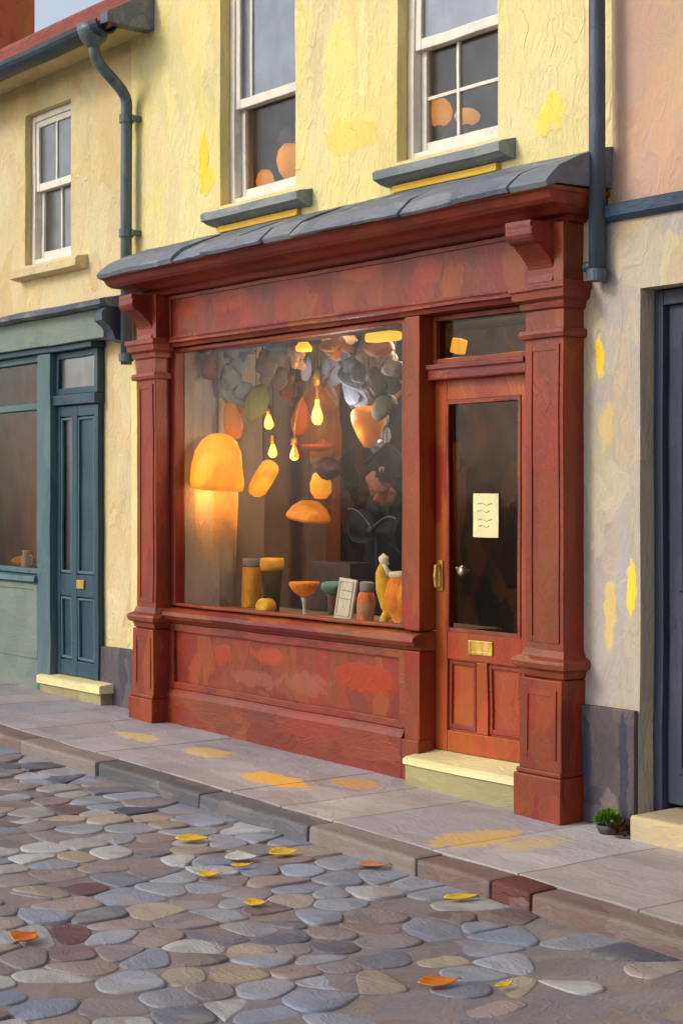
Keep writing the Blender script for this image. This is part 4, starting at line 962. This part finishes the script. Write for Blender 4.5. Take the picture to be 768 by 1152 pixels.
# timber post, dark cloth, dark box
o = obj('timber_post', box(NB(), -1.66, -1.58, 1.15, 1.22, .06, 2.715, .006), M['oak'], None, loc=(-1.62, 1.18, .06)); tag(o, 'amber stained timber post standing behind the bell pendant', 'post')
def drape(name, lb, cat, x0, x1, y, z0, z1, m, seed):
    b = NB(); n = 30; k = 22; rows = []
    for j in range(k+1):
        t = j/k; rows.append([])
        for i in range(n+1):
            s = i/n; wd = (x1-x0)*(.35+.65*math.sin(math.pi*min(1, .25+t*.6)))
            x = (x0+x1)/2+(s-.5)*wd; dy = .05*math.sin(s*17+seed+t*2)+.08*noise.noise(Vector((s*3, t*3, seed)))
            rows[-1].append(b.verts.new((x, y+dy, z1-(z1-z0)*t+.04*noise.noise(Vector((s*4, t*4, seed+5))))))
    for a, c in zip(rows, rows[1:]):
        for i in range(n): b.faces.new((a[i], a[i+1], c[i+1], c[i]))
    bmesh.ops.solidify(b, geom=b.faces[:], thickness=.02)
    o = obj(name, b, m, None, loc=((x0+x1)/2, y, z0), step=None, smooth=True); tag(o, lb, cat); return o
drape('draped_cloth', 'blue black cloth draped over a stand at the back right of the shop window', 'cloth', -.98, -.25, 1.0, .84, 1.82, M['black'], 3)
r = empty('bow', 'big black ribbon bow with thin pale edges at the right of the shop window', 'bow', (-.62, .78, 1.3))
for sgn in (-1, 1):
    b = NB(); rows = []
    for i in range(13):
        t = i/12; x = -.62+sgn*.25*t; hh = .015+.10*math.sin(math.pi*t*.62)
        rows.append([b.verts.new((x, .78+.05*math.sin(t*3)+dy, 1.36+sgn*-.03*t+zz*hh)) for dy, zz in ((0, -1), (-.04, -.5), (-.05, .2), (-.02, .8), (0, 1))])
    for a, c in zip(rows, rows[1:]):
        for k in range(4): b.faces.new((a[k], a[k+1], c[k+1], c[k]))
    bmesh.ops.solidify(b, geom=b.faces[:], thickness=.008); lp = obj('loop', b, M['black'], r, step=None, smooth=True)
    b = NB(); tube(b, [(-.62+sgn*.25*i/12, .75, 1.36-sgn*.03*i/12+.015+.10*math.sin(math.pi*i/12*.62)) for i in range(13)], .0035, 6); obj('edging', b, M['o_slate'], lp, step=None)
b = NB(); blob(b, (-.62, .75, 1.36), (.035, .035, .04), 2, .1); obj('knot', b, M['black'], r, step=None, smooth=True)
b = NB(); tube(b, [(-.62, .79, 1.34), (-.62, .80, .826)], .012, 8); obj('stand', b, M['black'], r, step=None)
o = obj('display_box', box(NB(), -1.13, -.68, .62, .80, .826, 1.15, .01), paint('dark plum box', (62, 50, 54), (74, 58, 58), None, .5, sc=8.), None, loc=(-.9, .7, .83)); tag(o, 'dark plum display box behind the glasses in the shop window', 'box')
b = NB(); box(b, -1.2, -.6, .602, .84, .06, .822, .01); tag(obj('plinth_block', b, M['dark'], None, loc=(-.9, .7, .06)), 'dark low block under the plum box, behind the display board', 'block')

# ------------------------------------------------------------------ things on the display board (top at .827)
T = .827
hue('mustard', (212, 148, 24), (226, 164, 34), (180, 118, 20), sc=20.); hue('stout', (58, 46, 14), (76, 60, 16), (36, 30, 14), sc=16., rough=.9, spec=.05); hue('foam', (226, 160, 34), (236, 176, 50), (200, 130, 20), sc=20.)
hue('orangej', (226, 136, 26), (236, 150, 40), (196, 106, 14), sc=20.); hue('lid', (128, 132, 132), (150, 150, 146), (98, 104, 110), sc=20.); hue('juice', (222, 122, 62), (232, 142, 84), (196, 92, 40), sc=20.)
hue('yellowj', (232, 178, 30), (240, 192, 50), (204, 146, 20), sc=18.); hue('tealb', (86, 140, 138), (104, 158, 152), (60, 100, 104), sc=24.); hue('whitec', (214, 208, 192), (226, 220, 200), (190, 184, 172), sc=20.); hue('greyln', (166, 164, 152), (176, 172, 160), None, sc=20.)
hue('stem', (176, 190, 196), (196, 206, 206), (140, 156, 166), sc=24.); hue('lemon', (240, 182, 40), (246, 200, 70), (214, 150, 24), sc=30.); hue('peel', (206, 134, 24), (216, 148, 30), None, sc=30.)
def item(name, lb, cat, x, y): return empty(name, lb, cat, (x, y, T))
x, y = -1.50, .40
r = item('canister', 'tall mustard yellow canister with a grey cap, left of the stout glass', 'canister', x, y)
mt = Matrix.Rotation(.06, 3, 'Y')
b = NB(); lathe(b, [(0, 0), (.062, 0), (.065, .01), (.065, .27), (.06, .28), (0, .28)], (x, y, T), 20, mt); obj('body', b, M['mustard'], r, step=None, smooth=True)
b = NB(); lathe(b, [(0, .281), (.064, .281), (.066, .29), (.066, .325), (.06, .335), (0, .335)], (x, y, T), 20, mt); obj('cap', b, M['lid'], r, step=None, smooth=True)
x, y = -1.04, .26
r = item('pint_glass', 'tall pint of dark stout with an amber head', 'glass', x, y)
b = NB(); lathe(b, [(0, 0), (.047, 0), (.05, .01), (.058, .12), (.072, .27), (0, .27)], (x, y, T), 24); obj('drink', b, M['stout'], r, step=None, smooth=True)
b = NB(); lathe(b, [(0, .271), (.073, .271), (.079, .30), (.08, .335), (.074, .35), (0, .352)], (x, y, T), 24); obj('head', b, M['foam'], r, step=None, smooth=True)
x, y = -.88, .10
r = item('cut_lemon', 'round cut lemon lying in front of the stout glass', 'lemon', x, y)
b = NB(); mtl = Matrix.Rotation(.55, 3, 'Z') @ Matrix.Rotation(math.pi/2-.25, 3, 'X')
blob(b, (x, y+.022, T+.053), (.052, .05, .052), 1, .04, 3); obj('peel', b, M['peel'], r, step=None, smooth=True)
b = NB(); lathe(b, [(0, .04), (.03, .042), (.048, .034), (.05, .018), (.047, 0), (0, 0)], (x, y-.005, T+.053), 22, mtl); obj('flesh', b, M['lemon'], r, step=None, smooth=True)
x, y = -.56, .17
r = item('cocktail_coupe', 'shallow stemmed glass full of orange cocktail', 'glass', x, y)
b = NB(); lathe(b, [(0, .125), (.02, .128), (.065, .155), (.095, .20), (.097, .215), (.09, .222), (0, .224)], (x, y, T), 26); obj('bowl', b, M['orangej'], r, step=None, smooth=True)
b = NB(); lathe(b, [(0, 0), (.045, .002), (.04, .01), (.012, .018), (.009, .06), (.014, .1), (.02, .124), (0, .124)], (x, y, T), 18); obj('stem', b, M['stem'], r, step=None, smooth=True)
x, y = -.60, .42
r = item('trinket_bowl', 'little teal bowl behind the orange cocktail', 'bowl', x, y)
b = NB(); lathe(b, [(0, 0), (.03, .0), (.034, .12), (.05, .13), (.0, .13)], (x, y, T), 16); obj('foot', b, M['shelf'], r, step=None, smooth=True)
b = NB(); lathe(b, [(0, .131), (.045, .136), (.072, .17), (.07, .205), (.04, .215), (0, .205)], (x, y, T), 20, None, .06); obj('bowl', b, M['tealb'], r, step=None, smooth=True)
o = obj('straw_mat', box(NB(), -.72, -.2, .02, .28, T-.0005, T+.004, .001), M['mat'], None, loc=(-.46, .15, T)); tag(o, 'pale straw mat spread under the cocktail glass', 'mat')
x, y = -.10, .12
r = item('menu_card', 'white upright menu card with faint panels, leaning on the display board', 'card', x, y)
mt = Matrix.Rotation(-.16, 3, 'X') @ Matrix.Rotation(.05, 3, 'Y')
def lbox(b, x0, x1, y0, y1, z0, z1, bev, m, c):
    q = NB(); box(q, x0, x1, y0, y1, z0, z1, bev)
    for v in q.verts: v.co = m @ v.co + Vector(c)
    add(b, q)
c = (x, y, T+.012)
b = NB(); lbox(b, -.085, .085, -.008, .008, 0, .25, .003, mt, c); obj('board', b, M['whitec'], r, step=None)
b = NB(); q = NB(); frame(q, -.068, .068, .02, .232, -.0115, -.0085, .006, .006, .006, .001); box(q, -.062, .062, -.0115, -.0085, .125, .131, .001); box(q, -.062, .062, -.0115, -.0085, .175, .179, .001)
for sx in (-.03, .03): lathe(q, [(.016, -.0115), (.021, -.0115), (.021, -.0085), (.016, -.0085)], (sx, 0, .08), 18, Matrix.Rotation(math.pi/2, 3, 'X')) if False else None
for v in q.verts: v.co = mt @ v.co + Vector(c)
add(b, q); obj('lines', b, M['greyln'], r, step=None, wobble=.002)
x, y = .07, .16
r = item('juice_bottle', 'orange juice bottle with a grey screw cap, right of the menu card', 'bottle', x, y)
mt = Matrix.Rotation(.07, 3, 'Y')
b = NB(); lathe(b, [(0, 0), (.046, .0), (.052, .01), (.053, .15), (.046, .18), (.036, .195), (0, .195)], (x, y, T), 20, mt); obj('body', b, M['juice'], r, step=None, smooth=True)
b = NB(); lathe(b, [(0, .196), (.04, .196), (.042, .205), (.042, .245), (.036, .25), (0, .25)], (x, y, T), 20, mt); obj('cap', b, M['lid'], r, step=None, smooth=True)
b = NB(); lathe(b, [(.0535, .06), (.0545, .062), (.0545, .125), (.0535, .127)], (x, y, T), 20, mt); obj('label_band', b, M['o_peach'], r, step=None, smooth=True)
x, y = .44, .16
r = item('pitcher', 'tall yellow pitcher with cream rim and curved spout at the right end of the window', 'pitcher', x, y)
b = NB(); lathe(b, [(0, 0), (.07, 0), (.075, .012), (.06, .03), (.10, .10), (.115, .18), (.10, .25), (.082, .29), (.076, .29), (.09, .25), (.10, .18), (0, .03)], (x, y, T), 26); obj('body', b, M['orangej'], r, step=None, smooth=True)
b = NB(); lathe(b, [(.078, .285), (.088, .29), (.092, .305), (.085, .32), (.07, .315), (.07, .29)], (x, y, T), 24); obj('rim', b, M['whitec'], r, step=None, smooth=True)
b = NB(); tube(b, [(x-.07, y-.04, T+.05), (x-.10, y-.05, T+.12), (x-.13, y-.05, T+.22), (x-.145, y-.05, T+.31), (x-.135, y-.05, T+.36)], [.02, .034, .045, .036, .02], 14); obj('spout', b, M['yellowj'], r, step=None, smooth=True)
b = NB(); blob(b, (x-.125, y-.05, T+.385), (.033, .028, .035), 3, .2, 2); tube(b, [(x-.125, y-.05, T+.37), (x-.10, y-.05, T+.33), (x-.075, y-.05, T+.30)], [.016, .014, .02], 10); obj('stopper', b, M['whitec'], r, step=None, smooth=True)
b = NB(); tube(b, [(x-.12, y-.06, T+.0), (x-.105, y-.06, T+.05), (x-.085, y-.05, T+.1)], [.03, .026, .022], 12); obj('foot', b, M['yellowj'], r, step=None, smooth=True)
x, y = .60, .10
r = item('orange_jar', 'orange glazed jar with a dark base beside the yellow pitcher', 'jar', x, y)
b = NB(); lathe(b, [(0, .07), (.05, .07), (.085, .11), (.095, .18), (.08, .25), (.06, .275), (.07, .295), (.055, .30), (0, .29)], (x, y, T), 24); obj('body', b, M['orangej'], r, step=None, smooth=True)
b = NB(); lathe(b, [(0, 0), (.08, .0), (.085, .03), (.06, .069), (0, .069)], (x, y, T), 24); obj('base', b, M['o_teal'], r, step=None, smooth=True)

# upstairs lamps
UG = 'lamps glowing behind the upstairs windows'
def sidelamp(lb, x, y, z, h, w, cap):
    r = empty('table_lamp', lb, 'lamp', (x, y, 3.0), UG)
    b = NB(); lathe(b, [(0, h*.5), (w*.22, h*.47), (w*.4, h*.3), (w*.5, h*.02), (w*.44, -h*.28), (w*.28, -h*.46), (0, -h*.5)], (x, y, z), 22, None, .10); obj('lamp_shade', b, M['shade'], r, step=None, smooth=True)
    if cap:
        b = NB(); lathe(b, [(0, .1), (w*.3, .09), (w*.55, 0), (0, 0)], (x, y, z+h*.5), 18); obj('cap', b, M['o_slate'], r, step=None, smooth=True)
    b = NB(); tube(b, [(x, y, z-h*.5), (x, y, 3.0)], .02, 10); obj('stem', b, M['cord'], r, step=None)
sidelamp('small round amber lamp low in the left upstairs window', -1.21, .32, 3.66, .16, .12, False)
sidelamp('taller amber lamp with a slate cap in the left upstairs window', -.98, .36, 3.76, .24, .18, True)
sidelamp('round orange lamp in the left half of the right upstairs window', .56, .32, 3.80, .16, .15, False)
sidelamp('squat yellow lamp in the right half of the right upstairs window', .78, .34, 3.74, .09, .15, False)
# things in the grey green shop window
r = empty('jug', 'white jug at the corner of the grey green shop window', 'jug', (-4.13, .06, .985))
b = NB(); x, y = -4.13, .06; lathe(b, [(0, 0), (.045, 0), (.055, .04), (.05, .1), (.04, .14), (.05, .165), (.04, .165), (.03, .14), (0, .05)], (x, y, .986), 20); obj('body', b, M['whitec'], r, step=None, smooth=True)
b = NB(); tube(b, [(x+.045, y, 1.12), (x+.085, y, 1.10), (x+.08, y, 1.05), (x+.05, y, 1.03)], .009, 8); obj('handle', b, M['whitec'], r, step=None, smooth=True)
r = empty('bread_board', 'amber bread board lying left of the white jug', 'board', (-4.45, .1, .985))
b = NB(); box(b, -4.75, -4.25, .08, .3, .986, 1.01, .008); obj('board', b, M['oak'], r, step=None); b = NB(); blob(b, (-4.45, .18, 1.05), (.13, .08, .05), 2, .1, 3); obj('loaf', b, M['mustard'], r, step=None, smooth=True)

# ------------------------------------------------------------------ sky, sun, camera
W = bpy.data.worlds.new('World'); S.world = W; W.use_nodes = True
nt = W.node_tree; bg = nt.nodes['Background']
sky = nt.nodes.new('ShaderNodeTexSky'); sky.sky_type = 'NISHITA'; sky.sun_disc = False
sd = Vector((-.40, -.85, .60)).normalized()             # towards the sun
sky.sun_elevation = math.asin(sd.z); sky.sun_rotation = math.atan2(sd.x, sd.y) % (2*math.pi)
sky.air_density = 1.0; sky.dust_density = 2.0; sky.ozone_density = 1.0
hz = nt.nodes.new('ShaderNodeHueSaturation'); hz.inputs['Saturation'].default_value = .55; hz.inputs['Value'].default_value = 1.15   # thin high cloud greys the blue
nt.links.new(sky.outputs[0], hz.inputs['Color']); nt.links.new(hz.outputs[0], bg.inputs[0]); bg.inputs[1].default_value = .15
sl = bpy.data.lights.new('sun', 'SUN'); sl.energy = 1.25; sl.angle = math.radians(16); sl.color = (1, .96, .90)
so = bpy.data.objects.new('sun', sl); COL.objects.link(so); so.rotation_euler = (-sd).to_track_quat('-Z', 'Y').to_euler()

cam = bpy.data.cameras.new('camera'); co = bpy.data.objects.new('camera', cam); COL.objects.link(co)
co.location = (8, -6, 1.6)
D = math.hypot(1900, 1434)
fx, fy = -1900/D, 1434/D
co.rotation_euler = (math.pi/2, 0, math.atan2(fy, fx)-math.pi/2)
cam.sensor_fit = 'VERTICAL'; cam.sensor_height = 36; cam.lens = 1900/1152*36
cam.shift_y = -21/1152; cam.clip_start = .05; cam.clip_end = 2000
S.camera = co
vs = S.view_settings; vs.view_transform = 'Standard'; vs.look = 'None'; vs.gamma = 1; vs.use_curve_mapping = False; vs.exposure = 0.2
S.cycles.max_bounces = 8; S.cycles.transparent_max_bounces = 16; S.cycles.sample_clamp_indirect = 4
S.cycles.use_denoising = True
